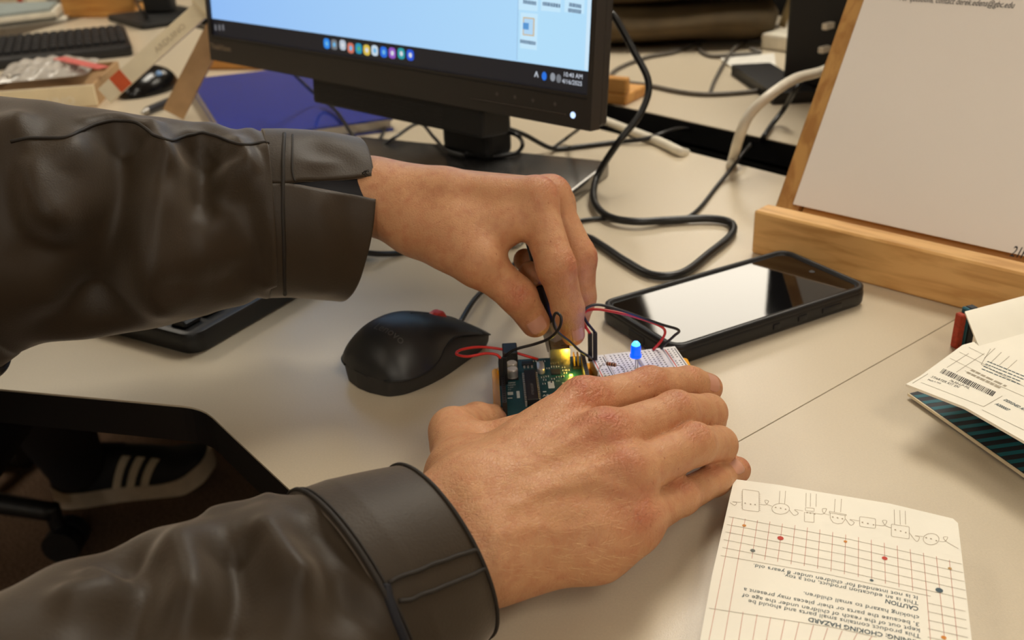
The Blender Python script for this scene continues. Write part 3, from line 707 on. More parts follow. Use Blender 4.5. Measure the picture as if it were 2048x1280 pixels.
# BM maps board millimetres (x right along the far edge, y toward the viewer) onto the desk; it is a mirrored frame, faces are re-oriented on build
def bx(x0, y0, z0, x1, y1, z1, bev=0, seg=1): return box((x0/1000, y0/1000, z0/1000+Bz), (x1/1000, y1/1000, z1/1000+Bz), bev/1000, seg, BM)
def bp_(x, y, z=0): return xf(BM, [(x/1000, y/1000, z/1000+Bz)])[0]
M_yellow = mat('yellow_acrylic', (255, 178, 0), .35, var=.04)
pl_ = thing('base_plate', 'orange yellow plastic base plate under board and breadboard', 'plate', tuple(bp_(30, 30)*[1, 1, 0]))
MB().add(*slab((-.0042, .0005, .0005), (.118, .076, .0095), .003, .0006, M=BM)).build('plate', M_yellow, pl_, auto=40)
for x, y in ((2, 8), (50, 8), (2, 60), (50, 60)): MB().add(*cyl(bp_(x, y)*[1, 1, 0]+[0, 0, .0095], bp_(x, y)*[1, 1, 0]+[0, 0, Bz-.0016], .003, n=12)).build('spacer', M_yellow, pl_)
for x, y in ((0, 5), (112, 5), (0, 70), (112, 70)): MB().add(*cyl(bp_(x, y)*[1, 1, 0]+[0, 0, 0], bp_(x, y)*[1, 1, 0]+[0, 0, .0005], .004, n=12)).build('pad', M_matte, pl_)
ard = thing('circuit_board', 'dark teal microcontroller board with chips and connectors under the lower hand', 'circuit board', tuple(bp_(26, 34, -1.6)))
M_pcb = mat('pcb_teal', (12, 68, 74), .4, var=.08, scale=300)
M_silver = mat('silver_metal', (200, 196, 190), .32, .6)
M_gold = mat('gold_pin', (214, 172, 84), .3, .9)
M_ic = mat('chip_black', (26, 26, 28), .5)
M_silk = mat('silk_white', (214, 222, 220), .6)
pcb = MB().add(*bx(0, 0, -1.6, 53.3, 68.6, 0, .3)).build('pcb', M_pcb, ard)
MB().add(*bx(3, -2, 0, 12, 11.5, 11, .5)).build('power_jack', M_dark, ard)
jk = ard.children[-1]
MB().add(*cyl(bp_(7.5, 11.2, 6.5), bp_(7.5, 11.8, 6.5), .0034, n=18)).build('jack_face', M_matte, jk)
us = MB(); us.add(*bx(31.8, -5.5, 0, 43.8, 10.5, .6)); us.add(*bx(31.8, -5.5, .6, 32.4, 10.5, 11)); us.add(*bx(43.2, -5.5, .6, 43.8, 10.5, 11)); us.add(*bx(31.8, -5.5, 10.4, 43.8, 10.5, 11)); us.add(*bx(32.4, 9.9, .6, 43.2, 10.5, 10.4))
M_usb = mat('usb_shell', (206, 190, 150), .25, .95)
usb = us.build('usb_socket', M_usb, ard)
MB().add(*bx(33.2, -4.5, 2.2, 42.4, 4, 8.6)).build('socket_core', M_dark, usb)
for sx in (34.2, 39): MB().add(*bx(sx, 5.0, 11.0, sx+2.6, 6.2, 11.15)).build('latch_slot', mat('slot_dark', (110, 84, 20), .5), usb)
for (x, y) in ((8.2, 15), (8.2, 22.5)):
    Mc = BM.copy(); Mc[:3, 3] = bp_(x, y)
    c_ = MB().add(*lathe([(.0001, 0), (.0033, 0), (.0033, .001), (.0031, .0014), (.0033, .0018), (.0033, .0058), (.0029, .0062), (.0001, .0062)], Mc, 20)).build('capacitor', M_silver, ard, auto=40)
    MB().add(*lathe([(.0001, 0), (.0029, 0), (.0029, .0001), (.0001, .0001)], Mc @ np.array(Matrix.Translation((0, 0, .00621))), 20)).build('capacitor_top', mat('cap_top', (214, 214, 212), .4), c_)
    MB().add(*bx(x-3.4, y-3.4, 0, x+3.4, y+3.4, .8)).build('capacitor_foot', M_ic, c_)
MB().add(*bx(14.5, 6, 0, 21.5, 9.8, 1.8, .2)).build('regulator', M_ic, ard); rg = ard.children[-1]
for x in (15.2, 17.5, 19.8): MB().add(*bx(x, 9.8, 0, x+1.2, 12, .7)).build('regulator_leg', M_silver, rg)
v, f = slab((.0232, .010, Bz), (.0278, .0213, Bz+.0036), .0022, .0006, M=BM); MB().add(v, f).build('crystal', M_silver, ard, auto=40)
dip = MB().add(*bx(15, 22, .6, 22, 57, 4.6, .3)).build('dip_chip', M_ic, ard)
for i in range(14):
    for x in (13.9, 22.0): MB().add(*bx(x, 23.2+2.54*i, 0, x+1.1, 24.1+2.54*i, 3.2)).build('chip_pin', M_silver, dip)
q = BM.copy(); q[:3, 0] = -BM[:3, 1]; q[:3, 1] = -BM[:3, 0]; q[:3, 1] = np.cross([0, 0, 1], q[:3, 0]); q[:3, 3] = bp_(19.5, 52, 4.65)
MB().add(*text_geo('ATMEGA328P', .0022, q)).build('chip_print', mat('chip_grey', (120, 120, 118), .6), dip)
MB().add(*bx(31.5, 17, 0, 37, 22.5, 1.2, .2)).build('usb_chip', M_ic, ard)
hd = MB().add(*bx(45.2, 9, 0, 49.6, 17, 1.6)).build('pin_header', M_matte, ard)
for i in range(3):
    for j in range(2): MB().add(*bx(45.7+2.3*j, 9.6+2.6*i, 1.6, 46.5+2.3*j, 10.4+2.6*i, 8.2)).build('header_pin', M_gold, hd)
for (x0, y0, n_, nm) in ((50.0, 12, 20, 'digital_header'), (1.0, 27, 15, 'analog_header')):
    h_ = MB().add(*bx(x0, y0, 0, x0+2.5, y0+2.54*n_, 8.4)).build(nm, M_ic, ard)
    for i in range(n_): MB().add(*bx(x0+.7, y0+.8+2.54*i, 8.4, x0+1.8, y0+1.8+2.54*i, 8.45)).build('pin_hole', mat('hole_black', (3, 3, 3), .9), h_)
smd = [(33, 12.5), (36, 12.5), (39.5, 14), (39.5, 17.5), (41.8, 17.5), (40, 21), (30, 14), (28.8, 24), (26, 25), (35, 25.5), (38, 25.5), (24.5, 5), (28, 5), (22.5, 4), (27, 28), (32, 27.5), (30.8, 31), (26.3, 32.5)]
for x, y in smd:
    o_ = MB().add(*bx(x-.9, y-.5, 0, x+.9, y+.5, .6)).build('smd_part', M_silk, ard); MB().add(*bx(x-.45, y-.52, .02, x+.45, y+.52, .65)).build('smd_body', M_ic, o_)
for x, y, c in ((43, 24.5, (255, 200, 40)),):
    MB().add(*bx(x-.9, y-.6, 0, x+.9, y+.6, .9, .2)).build('board_light', mat('yellow_led', (255, 210, 90), .4, emit=(255, 190, 40), es=30, var=0), ard)
    ld = bpy.data.lights.new('board_led_light', 'POINT'); ld.energy = .006; ld.color = (1, .68, .08); ld.shadow_soft_size = .0012; lo = bpy.data.objects.new('board_led_light', ld); COL.objects.link(lo); lo.location = bp_(x, y, 3.0)
def silk(s, x, y, size, bold=0, sx=1): 
    q = np.eye(4); q[:3, 0] = BM[:3, 0]; q[:3, 1] = np.cross([0, 0, 1], BM[:3, 0]); q[:3, 2] = [0, 0, 1]; q[:3, 3] = bp_(x, y, .04)
    MB().add(*text_geo(s, size/1000, q, bold, 'LEFT', sx)).build('silk_print', M_silk, pcb)
for i, s in enumerate(('IOREF', 'RESET', '3.3V', '5V')): silk(s, 4.6, 29.5+2.7*i, 1.9)
for x0, y0, x1, y1 in ((4.4, 39.5, 7.6, 43), (28.6, 30, 32.2, 38), (4.2, 46, 7, 47), (9.6, 39, 11.4, 47), (37, 32, 40, 33.2), (25, 41, 27, 42)): MB().add(*bx(x0, y0, .01, x1, y1, .05)).build('silk_print', M_silk, pcb)
silk('UNO', 28.8, 36.5, 1.6); silk('TX', 33.5, 30.5, 1.8); silk('L', 44.5, 30.5, 1.8); silk('ARDUINO', 24.5, 47, 3.2, .02)

# breadboard
wfl, wfr = at(1179, 712, .0175), at(1349, 692, .0175); WZ = .0175
WM = np.eye(4); WM[:3, 0] = unit((wfr-wfl)*[1, 1, 0]); WM[:3, 1] = [WM[1, 0], -WM[0, 0], 0]; WM[:3, 3] = [wfl[0], wfl[1], 0]
def wx(x0, y0, z0, x1, y1, z1, bev=0): return box((x0/1000, y0/1000, z0/1000+WZ), (x1/1000, y1/1000, z1/1000+WZ), bev/1000, 1, WM)
def wp_(x, y, z=0): return xf(WM, [(x/1000, y/1000, z/1000+WZ)])[0]
bbd = thing('breadboard', 'white solderless breadboard with red lines beside the circuit board', 'breadboard', tuple(wp_(27, 35)*[1, 1, 0]+[0, 0, .0095]))
M_bb = mat('breadboard_white', (228, 224, 218), .45, var=.02)
MB().add(*wx(0, 0, -8.0, 8.7, 70, 0, .3)).build('power_rail', M_bb, bbd); MB().add(*wx(8.9, 0, -8.0, 25.6, 70, 0, .3)).build('terminal_block', M_bb, bbd)
MB().add(*wx(25.6, 0, -8.0, 28.8, 70, -3)).build('centre_groove', M_bb, bbd); MB().add(*wx(28.8, 0, -8.0, 45.6, 70, 0, .3)).build('terminal_block', M_bb, bbd); MB().add(*wx(45.8, 0, -8.0, 54.5, 70, 0, .3)).build('power_rail', M_bb, bbd)
hm = MB()
M_hole = mat('contact_hole', (70, 64, 60), .7)
for c in [3.2, 5.7, 48.8, 51.3]+[12.4+2.54*i for i in range(5)]+[31.8+2.54*i for i in range(5)]:
    for r in range(26):
        if c in (3.2, 5.7, 48.8, 51.3) and r % 6 == 5: continue
        y = 3.5+2.54*r; hm.add(*wx(c-.5, y-.5, -.05, c+.5, y+.5, .02))
tag(hm.build('contact_holes', M_hole, bbd), kind='stuff')
for x, c in ((1.4, (214, 70, 50)), (47.2, (214, 70, 50)), (7.6, (60, 60, 64)), (53.2, (60, 60, 64))):
    MB().add(*wx(x-.3, 3, 0, x+.3, 68, .03)).build('rail_line', mat('rail_%d' % c[0], c, .6), bbd)
q0 = np.eye(4); q0[:3, 0] = WM[:3, 0]; q0[:3, 1] = np.cross([0, 0, 1], WM[:3, 0])
for i, s in enumerate('abcde'): q = q0.copy(); q[:3, 3] = wp_(11.8+2.54*i, 2.6, .03); MB().add(*text_geo(s, .0019, q)).build('row_print', mat('print_grey', (90, 88, 86), .6), bbd)
for i, s in enumerate('fghij'): q = q0.copy(); q[:3, 3] = wp_(31.2+2.54*i, 2.6, .03); MB().add(*text_geo(s, .0019, q)).build('row_print', mat('print_grey', (90, 88, 86), .6), bbd)
for i in range(10): q = q0.copy(); q[:3, 3] = wp_(9.4, 4.2+5.08*i/2, .03); MB().add(*text_geo(str(1+i), .0016, q)).build('row_print', mat('print_grey', (90, 88, 86), .6), bbd)
# blue LED standing in the breadboard
lb_ = at(1271, 741, WZ)
led = thing('blue_led', 'glowing blue LED standing on its leg in the breadboard', 'LED', tuple(lb_))
Mled = np.eye(4); Mled[:3, 3] = lb_+[0, 0, .0095]
MB().add(*cyl(lb_, lb_+[0, 0, .010], .0004, n=6)).build('leg', M_silver, led); MB().add(*cyl(lb_+[.0015, .0018, 0], lb_+[.0015, .0018, .010], .0004, n=6)).build('leg', M_silver, led)
prof = [(.0001, 0), (.0035, 0), (.0035, .0012), (.003, .0013), (.003, .0060)]+[(.003*math.cos(a), .0060+.003*math.sin(a)) for a in np.linspace(.2, 1.5, 6)]
M_bled = mat('blue_led_glow', (10, 50, 220), .2, var=0, emit=(0, 80, 255), es=1.5, spec=.6)
MB().add(*lathe(prof, Mled, 24)).build('lens', M_bled, led, auto=50)
MB().add(*lathe([(.0001, .0075), (.0012, .0072), (.0014, .0080), (.0008, .0096), (.0001, .0099)], Mled @ np.diag([1.9, 1.9, 1, 1]) , 16)).build('bright_core', mat('blue_core', (120, 220, 255), .3, var=0, emit=(70, 205, 255), es=1.6), led, True)
ld = bpy.data.lights.new('blue_led_light', 'POINT'); ld.energy = .010; ld.color = (.04, .14, 1); ld.shadow_soft_size = .0045; lo = bpy.data.objects.new('blue_led_light', ld); COL.objects.link(lo); lo.location = lb_+[0, 0, .022]
# resistor
rs = thing('resistor', 'small striped brown resistor with bent leads on the breadboard', 'resistor', tuple(at(1222, 748, WZ)))
ra, rb = at(1213, 727, .024), at(1232, 730, .024); rd = unit(rb-ra)
MB().add(*tube([at(1196, 760, WZ), at(1197, 742, .0215), at(1204, 730, .024), ra], .00032, 6)).build('lead', M_silver, rs, True); MB().add(*tube([rb, at(1241, 732, .024), at(1248, 739, .0215), at(1250, 752, WZ)], .00032, 6)).build('lead', M_silver, rs, True)
MB().add(*cyl(ra, rb, .0011, n=14)).build('body', mat('resistor_tan', (190, 140, 104), .5), rs, auto=40)
for k, c in ((.12, (90, 50, 34)), (.36, (150, 66, 40)), (.60, (60, 40, 34)), (.86, (84, 52, 36))): MB().add(*cyl(ra+(rb-ra)*(k-.06), ra+(rb-ra)*(k+.06), .00122, n=14)).build('band', mat('band_%d' % c[0], c, .5), rs, auto=40)

# jumper wires
M_red = mat('red_wire', (206, 46, 40), .4); M_bw = mat('black_wire', (22, 22, 24), .4)
def wire(label, pts, m_, housing=None, hl=.014):
    t = thing('jumper_wire', label, 'wire', tuple(np.asarray(pts[0])*[1, 1, 0]+[0, 0, .0145]), 0, 'jumper wires')
    MB().add(*tube(pts, .00085, 8)).build('insulation', m_, t, True)
    if housing is not None:
        for p in housing: MB().add(*box((-.00127, -.00127, -hl), (.00127, .00127, .0), .0002, M=frame(p, BM[:3, 0]))).build('plug_housing', M_ic, t)
h1 = bp_(2.25, 9.0, 0)+[0, 0, 0]
hA, hB = at(1001, 716, .034), at(1009, 713, .034)
wire('red jumper wire looping left of the circuit board over the mouse', [hA, at(992, 709, .0365), at(970, 707, .036), at(935, 713, .034), at(913, 708, .032), at(924, 699, .030), at(962, 694, .028), at(1010, 700, .024), at(1060, 714, .019), at(1075, 718, .0145)], M_red, [hA], .018)
wire('black jumper wire arching from the board over the gripped plug', [hB, at(1030, 699, .041), at(1070, 688, .046), at(1100, 676, .052), at(1119, 655, .060), at(1122, 634, .066), at(1112, 626, .067), at(1107, 640, .062), at(1114, 662, .052), at(1140, 684, .040), at(1160, 702, .030), at(1176, 712, .0265), at(1184, 718, .0185)], M_bw, [hB], .018)
hC, hD = at(1180, 667, .036), at(1190, 665, .036)
wire('red jumper wire arching from the breadboard rail toward the phone', [hC, at(1168, 648, .042), at(1165, 634, .046), at(1174, 622, .048), at(1200, 619, .049), at(1260, 631, .045), at(1312, 648, .038), at(1330, 662, .031), at(1322, 682, .023), at(1306, 700, .0175)], M_red, [hC], .0185)
wire('black jumper wire arching highest from the breadboard rail over the phone end', [hD, at(1172, 642, .045), at(1167, 626, .050), at(1178, 613, .053), at(1202, 610, .053), at(1250, 623, .049), at(1320, 648, .040), at(1357, 660, .034), at(1348, 672, .028), at(1328, 690, .020), at(1322, 698, .0175)], M_bw, [hD], .0185)

# ------------------------------------------------------------------ USB plug and its cable, gripped by the upper hand
up0 = bp_(37.8, -5.0, 5.8); up1 = ad(1093, 604, .605)
ua = unit(up1-up0); Mu = frame(up0, np.cross([0, 0, 1.0], ua)*-1, -np.cross(np.cross([0, 0, 1.0], ua), ua))
ux_ = unit(np.cross(ua, [0, 0, 1.0])); uy_ = np.cross(ux_, ua)
Mu = np.eye(4); Mu[:3, 0] = ux_; Mu[:3, 1] = uy_; Mu[:3, 2] = ua; Mu[:3, 3] = up0
uc = thing('usb_cable', 'black USB cable with square metal plug pinched by the upper hand', 'cable', tuple(up0*[1, 1, 0]+[0, 0, .0145]))
MB().add(*box((-.0058, -.0052, -.003), (.0058, .0052, .0165), .0008, 2, M=Mu)).build('plug_shell', mat('plug_metal', (196, 190, 180), .35, .35), uc)
MB().add(*box((-.0072, -.0066, .0160), (.0072, .0066, .040), .0022, 3, M=Mu)).build('plug_grip', M_dark, uc, auto=40)
uend = xf(Mu, [(0, 0, .038)])[0]
MB().add(*cyl(uend, uend+ua*.018, .0042, .0030, 14)).build('strain_relief', M_dark, uc, auto=40)
MB().add(*tube([uend+ua*.012, uend+ua*.03, uend+ua*.045+[.0, .02, -.01], at(1085, 530, .012), at(1120, 478, .004), at(1170, 474, .0038), at(1205, 492, .0038), at(1250, 522, .0038), at(1305, 550, .0038), at(1365, 546, .0038), at(1420, 506, .0038), at(1462, 470, .0038), at(1462, 446, .0038), at(1420, 437, .0042), at(1340, 440, .0045), at(1270, 443, .006), at(1215, 432, .006), at(1188, 400, .008), at(1195, 352, .014), ad(1235, 287, .905), ad(1282, 225, .91), ad(1297, 165, .915), ad(1265, 98, .915), ad(1228, 32, .91), ad(1205, 5, .905), MO+mux*(MW-.03)+mup*.16-mnn*.07, MO+mux*(MW*.75)+mup*.13-mnn*.06, MO+mux*(MW*.62)+mup*.10-mnn*.022], .0033, 12, 8)).build('cord', M_blackcable, uc, True)

# ------------------------------------------------------------------ loose cables
cable('thin_cable', 'thin dark cable hanging in front of the blue notebook', [ad(560, 115, 1.16), ad(580, 140, 1.12), at(632, 190, .03), at(672, 222, .021), at(706, 272, .02), at(742, 310, .006), at(752, 330, .003)], .0022, M_blackcable)
cable('thin_cable', 'thin dark cable forking left behind the upper wrist', [at(742, 306, .004), at(762, 275, .004), at(776, 244, .004), at(800, 225, .02)], .002, M_blackcable)
cable('thin_cable', 'thin dark cable bending behind the stand on the left', [at(744, 304, .0045), at(790, 275, .019), at(838, 247, .02), at(868, 275, .019), at(892, 300, .018), at(930, 312, .019)], .002, M_blackcable)
cable('thin_cable', 'black cable running from the stand to the desk gap', [ad(1012, 256, 1.03), at(1050, 270, .022), at(1105, 297, .004), at(1160, 293, .003), at(1235, 284, .003), at(1290, 278, .006), at(1330, 266, .01), at(1360, 258, .002), at(1400, 262, -.03)], .0026, M_blackcable)
cable('thin_cable', 'thin cable rising behind the monitor corner from the desk', [at(1105, 297, .006), at(1135, 275, .008), ad(1166, 250, .98), ad(1180, 225, .97)], .002, M_blackcable)
cable('thin_cable', 'black cable looping around the monitor stand neck', [ad(1010, 262, 1.0), ad(1036, 272, .99), at(1045, 290, .022), at(1030, 307, .018), at(985, 312, .018), at(930, 308, .018)], .0022, M_blackcable)
cable('thin_cable', 'grey cable curving across the far desk to the bag', [at(1214, 162, .003), at(1235, 138, .003), at(1290, 116, .003), at(1350, 104, .003), at(1400, 84, .003), at(1440, 82, .003), at(1530, 82, .003)], .003, mat('grey_cable', (92, 86, 78), .5))
cable('thin_cable', 'dark cable sagging along the front of the far desk', [at(1215, 162, .003), at(1290, 170, .003), at(1360, 184, .003), at(1420, 189, .003), at(1500, 184, .003), at(1565, 176, .003), at(1600, 170, .003)], .003, mat('grey_cable', (92, 86, 78), .5))
cable('thin_cable', 'thin cable slanting up across the far desk papers', [at(1420, 187, .003), at(1430, 160, .003), at(1452, 120, .006), at(1474, 92, .006), at(1520, 66, .004), at(1560, 50, .004)], .0026, mat('grey_cable', (92, 86, 78), .5))
cable('thin_cable', 'coiled dark cable beside the olive bag', [at(1400, 88, .003), at(1398, 98, .003), at(1420, 112, .003), at(1470, 110, .005), at(1520, 106, .005), at(1500, 98, .009)], .003, mat('grey_cable', (92, 86, 78), .5))
cable('white_cable', 'thick white cable arching down beside the wooden stand', [at(1690, 118, .07), at(1645, 142, .07), at(1590, 158, .08), at(1540, 190, .075), at(1500, 228, .06), at(1480, 270, .04), at(1466, 318, .006), at(1462, 332, .004)], .0052, M_white)
cable('white_cable', 'white cord lying along the back edge of the desk', [at(1150, 218, .005), at(1205, 240, .005), at(1262, 262, .005), at(1320, 284, .005), at(1362, 304, .0045), at(1372, 306, -.01)], .005, M_white)
cable('thin_cable', 'dark cable dropping from the computer tower into the gap', [at(1600, 165, .05), at(1590, 180, .045), at(1570, 215, .02), at(1545, 248, .006), at(1526, 276, .004), at(1520, 288, -.03)], .003, M_blackcable)
cable('thin_cable', 'dark cable arching inside the desk gap', [at(1350, 280, -.05), at(1385, 256, -.01), at(1415, 256, -.01), at(1438, 280, -.03), at(1440, 298, -.06)], .004, M_blackcable)
cable('keyboard_cable', 'short black cable looping from the keyboard corner beside the wrist', [at(728, 505, .012), at(760, 508, .006), at(800, 506, .003), at(826, 494, .003), at(818, 478, .003), at(785, 468, .003), at(740, 464, .003), at(700, 462, .003)], .0024, M_blackcable)
ps = thing('power_strip', 'dark grey power strip lying in the desk gap', 'power strip', tuple(at(1415, 290, -.085)))
Mps = frame(at(1345, 272, -.06), e_dir)
MB().add(*box((0, -.02, -.025), (.20, .02, 0), .004, 2, M=Mps)).build('body', mat('strip_grey', (70, 70, 72), .5), ps)
for i in range(5): MB().add(*box((.015+.036*i, -.012, 0), (.041+.036*i, .012, .001), .0004, M=Mps)).build('socket', M_matte, ps)

# ------------------------------------------------------------------ wooden display stand with a printed sheet, right
ea, eb = at(1502, 506, 0), at(1932, 621, 0); ed = unit(eb-ea)
enb = np.array([-ed[1], ed[0], 0])                       # away from the viewer
LH = .036
best = None
for tl in np.linspace(0, 60, 121):
    u = math.cos(math.radians(tl))*np.array([0, 0, 1])+math.sin(math.radians(tl))*enb
    p = at(1552, 442, LH); a, b = pr(p), pr(p+u*.2); d = unit(b-a); g_ = unit(np.array([1705-1552, 0-442.]))
    s = abs(d[0]*g_[1]-d[1]*g_[0])
    if best is None or s < best[0]: best = (s, tl)
ET = math.radians(min(38, max(8, best[1])))
print('stand tilt', best)
eu = math.cos(ET)*np.array([0, 0, 1])+math.sin(ET)*enb
es = thing('display_stand', 'pale wooden display stand with ledge holding a printed sheet', 'stand', tuple((ea+eb)/2), math.atan2(ed[1], ed[0]))
Me = frame(ea, ed)
EL = .44
MB().add(*box((0, 0, 0), (EL, .020, LH), .0015, M=Me)).build('front_ledge', wood_mat('ledge_wood', (230, 182, 116), (206, 154, 90), (2, 14, 14)), es)
MB().add(*box((0, .020, 0), (EL, .16, .012), .0015, M=Me)).build('foot_board', M_wood, es)
Mb = np.eye(4); Mb[:3, 0] = ed; Mb[:3, 1] = eu; Mb[:3, 2] = np.cross(ed, eu); Mb[:3, 3] = ea+enb*.026+[0, 0, .012]
lx = hit(1540, 440, Mb)[0]; rw = hit(1576, 448, Mb)[0]-lx
print('rail', lx, rw)
MB().add(*box((lx, 0, -.020), (lx+.020, .42, 0), .0015, M=Mb)).build('side_rail', M_wood2, es)
MB().add(*box((EL-.03, 0, -.020), (EL-.01, .42, 0), .0015, M=Mb)).build('side_rail', M_wood2, es)
MB().add(*box((lx+.0205, .0, -.020), (EL-.0305, .40, -.006), .001, M=Mb)).build('back_board', M_wood, es)
MB().add(*box((lx+.2, .06, 0), (lx+.22, .29, .014), .0015, M=Mb @ np.array(Matrix.Translation((0, 0, -.145)) @ Matrix.Rotation(math.radians(22), 4, 'X')))).build('rear_prop', M_wood2, es)
sx0 = lx+.0155
sh = thing('printed_sheet', 'large white printed sheet leaning on the wooden display stand', 'paper', tuple(xf(Mb, [(sx0+.12, .024, .001)])[0]))
MB().add(*box((sx0, .024, .0005), (EL-.028, .46, .0020), M=Mb)).build('sheet', mat('sheet_white', (250, 243, 236), .75, var=.015, scale=6), sh)
M_ink = mat('ink_black', (52, 48, 46), .7)
def ptext(s, px0, py0, px1, py1, size, **k):
    a, b = hit(px0, py0, Mb), hit(px1, py1, Mb); d = unit(b-a); q = np.eye(4)
    q[:3, 0] = Mb[:3, 0]*d[0]+Mb[:3, 1]*d[1]; q[:3, 2] = Mb[:3, 2]; q[:3, 1] = np.cross(q[:3, 2], q[:3, 0]); q[:3, 3] = xf(Mb, [(a[0], a[1], .0023)])[0]
    v, f = text_geo(s, size, np.eye(4), .005, shear=.25); sc = np.linalg.norm(b-a)/(v[:, 0].max()-v[:, 0].min())
    v = v*[sc, 1, 1]; MB().add(xf(q, v), f).build('sheet_print', M_ink, sh)
ptext('For questions, contact derek.edens@gbc.edu', 1800, 3, 2028, 19, .0066)
ptext('21F', 2020, 513, 2052, 520, .011)

# ------------------------------------------------------------------ printed carton flap, lower right
KZ = .016
M_carton = mat('carton_cream', (250, 245, 230), .6, var=.02, scale=40, bump=.05)
kf = thing('printed_carton', 'cream kit carton panel printed with upside-down warnings, bottom right', 'carton', tuple(at(1680, 1150, 0)))
out_px = [(1468, 958), (1560, 970), (1640, 984), (1780, 1007), (1906, 1037), (1916, 1046), (1932, 1180), (1946, 1300), (1962, 1420), (1372, 1420), (1400, 1280), (1424, 1150), (1440, 1080)]
poly = [at(x, y, KZ)[:2] for x, y in out_px]
MB().add(*prism(poly, KZ-.0012, KZ)).build('top_panel', M_carton, kf)
c_ = np.mean(poly, 0); MB().add(*prism([p+(c_-p)*.03 for p in poly], .0002, KZ-.0012)).build('folded_layers', mat('carton_edge', (196, 180, 140), .8, var=.1, scale=400), kf)
M_line = mat('print_line_grey', (168, 158, 138), .7); M_rline = mat('print_line_red', (206, 138, 118), .7); M_tx = mat('print_teal', (74, 92, 100), .7)
KP = KZ+.00012
def K(x, y): return at(x, y, KP)
def kl(name, segs, wd, m_):
    mb = MB()
    for p in segs: mb.add(*polyline([K(*a) for a in p], wd))
    mb.build(name, m_, kf)
def C(x, y): return (1380+x*580/2048, 920+y*580/2048)       # coordinates read on an enlarged view
rows_ = [((275, 400), (1920, 735)), ((262, 455), (1930, 795)), ((250, 507), (1938, 858)), ((238, 562), (1946, 920)), ((228, 617), (1952, 982)), ((216, 674), (1700, 962))]
kl('grid_lines', [[C(*a), C((a[0]+b[0])/2, (a[1]+b[1])/2-14), C(*b)] for a, b in rows_], .00022, M_line)
cols = [(305, 405, 130, 1290), (390, 415, 238, 1290), (477, 425, 437, 695), (565, 435, 527, 706), (653, 450, 618, 718), (742, 460, 713, 735), (830, 476, 806, 748), (918, 490, 900, 766), (1008, 508, 995, 786), (1100, 526, 1090, 806), (1190, 545, 1188, 826), (1280, 563, 1283, 850), (1372, 585, 1380, 872), (1463, 605, 1476, 898), (1555, 630, 1573, 922), (1648, 656, 1700, 1290), (1740, 680, 1800, 1290), (1832, 706, 1890, 1290)]
kl('grid_lines', [[C(a, b), C(c, d)] for a, b, c, d in cols], .00020, M_rline)
kl('grid_lines', [[C(135, 1046), C(1000, 1180), C(1320, 1250)]], .00022, M_line)
kl('grid_lines', [[C(x, 1072+.19*(x-375)), C(x-34, 1290)] for x in (375, 474, 570, 670, 770, 872, 972, 1075, 1180, 1285)], .00020, M_rline)
kl('grid_lines', [[C(1680, 1010+60*i), C(1945+6*i, 1068+62*i)] for i in range(5)], .00022, M_line)
dots = [(383, 463, .0009, (214, 140, 60)), (639, 552, .0014, (200, 66, 50)), (1098, 576, .0008, (214, 140, 60)), (1375, 694, .0012, (200, 66, 50)), (1835, 766, .0008, (190, 150, 90)), (1760, 920, .0015, (70, 90, 100)), (443, 640, .0011, (110, 116, 110)), (1283, 850, .0008, (80, 96, 100)), (1792, 1254, .0010, (220, 140, 50))]
for x, y, r, c in dots:
    p = K(*C(x, y)); V = [p+[r*math.cos(t), r*math.sin(t), .00006] for t in np.linspace(0, 2*np.pi, 12, endpoint=False)]; MB().add(V, [tuple(range(12))]).build('print_dot', mat('dot_%d_%d' % c[:2], c, .7), kf)
M_doodle = mat('doodle_brown', (176, 160, 140), .7)
def rr(x, y, w_, h_, sk=.14, r=10):
    o = []
    for cx, cy, a0 in ((x+w_-r, y+h_-r, 0), (x+r, y+h_-r, 90), (x+r, y+r, 180), (x+w_-r, y+r, 270)):
        for k in range(4): a = math.radians(a0+30*k); X, Y = cx+r*math.cos(a), cy+r*math.sin(a); o.append(C(X, Y+sk*(X-x)))
    return o+[o[0]]
def ell(x, y, a, b, n=20): return [C(x+a*math.cos(t), y+b*math.sin(t)) for t in np.linspace(0, 2*np.pi, n+1)]
D = [rr(370, 205, 118, 145), ell(640, 344, 62, 38), rr(808, 368, 68, 66, .1, 4), rr(815, 335, 62, 22, .1, 3), [C(985, 362), C(1105, 385), C(1102, 392), C(985, 372), C(985, 362)], [C(990, 372), C(990, 410), C(1010, 440), C(1040, 450), C(1075, 446), C(1095, 420), C(1095, 392)], rr(1198, 398, 112, 70, .14), rr(1422, 452, 126, 86, .15, 8), ell(1703, 558, 56, 40)]
for x in (635, 675): D.append([C(x, 218), C(x-6, 308)])
for x in (820, 852, 892): D.append([C(x, 232+.1*(x-820)), C(x-2, 330)])
for x in (1025, 1070): D.append([C(x, 275), C(x-6, 368)])
for x in (1442, 1482, 1520): D.append([C(x, 350+.12*(x-1442)), C(x+3, 455)])
for y in range(225, 350, 14): D += [[C(362, y), C(370, y)], [C(490, y+16), C(499, y+17)]]
links = [((283, 300), (315, 320), (330, 300), (300, 295), (360, 298)), ((492, 312), (535, 316), (555, 290), (530, 284), (540, 310), (580, 326)), ((700, 352), (735, 390), (765, 375), (740, 350), (800, 360)), ((880, 376), (940, 380), (965, 345), (935, 345), (945, 375), (985, 388)), ((1098, 415), (1135, 460), (1160, 440), (1130, 420), (1195, 430)), ((1310, 458), (1370, 462), (1390, 430), (1360, 428), (1380, 462), (1422, 480)), ((1550, 515), (1600, 575), (1620, 545), (1590, 535), (1648, 540)), ((1760, 575), (1800, 575), (1820, 545), (1790, 545), (1810, 575), (1895, 625))]
for l in links:
    s = smooth_path([(x, y, 0) for x, y in l], 5); D.append([C(p[0], p[1]) for p in s])
kl('component_doodles', D, .00021, M_doodle)
mb = MB()
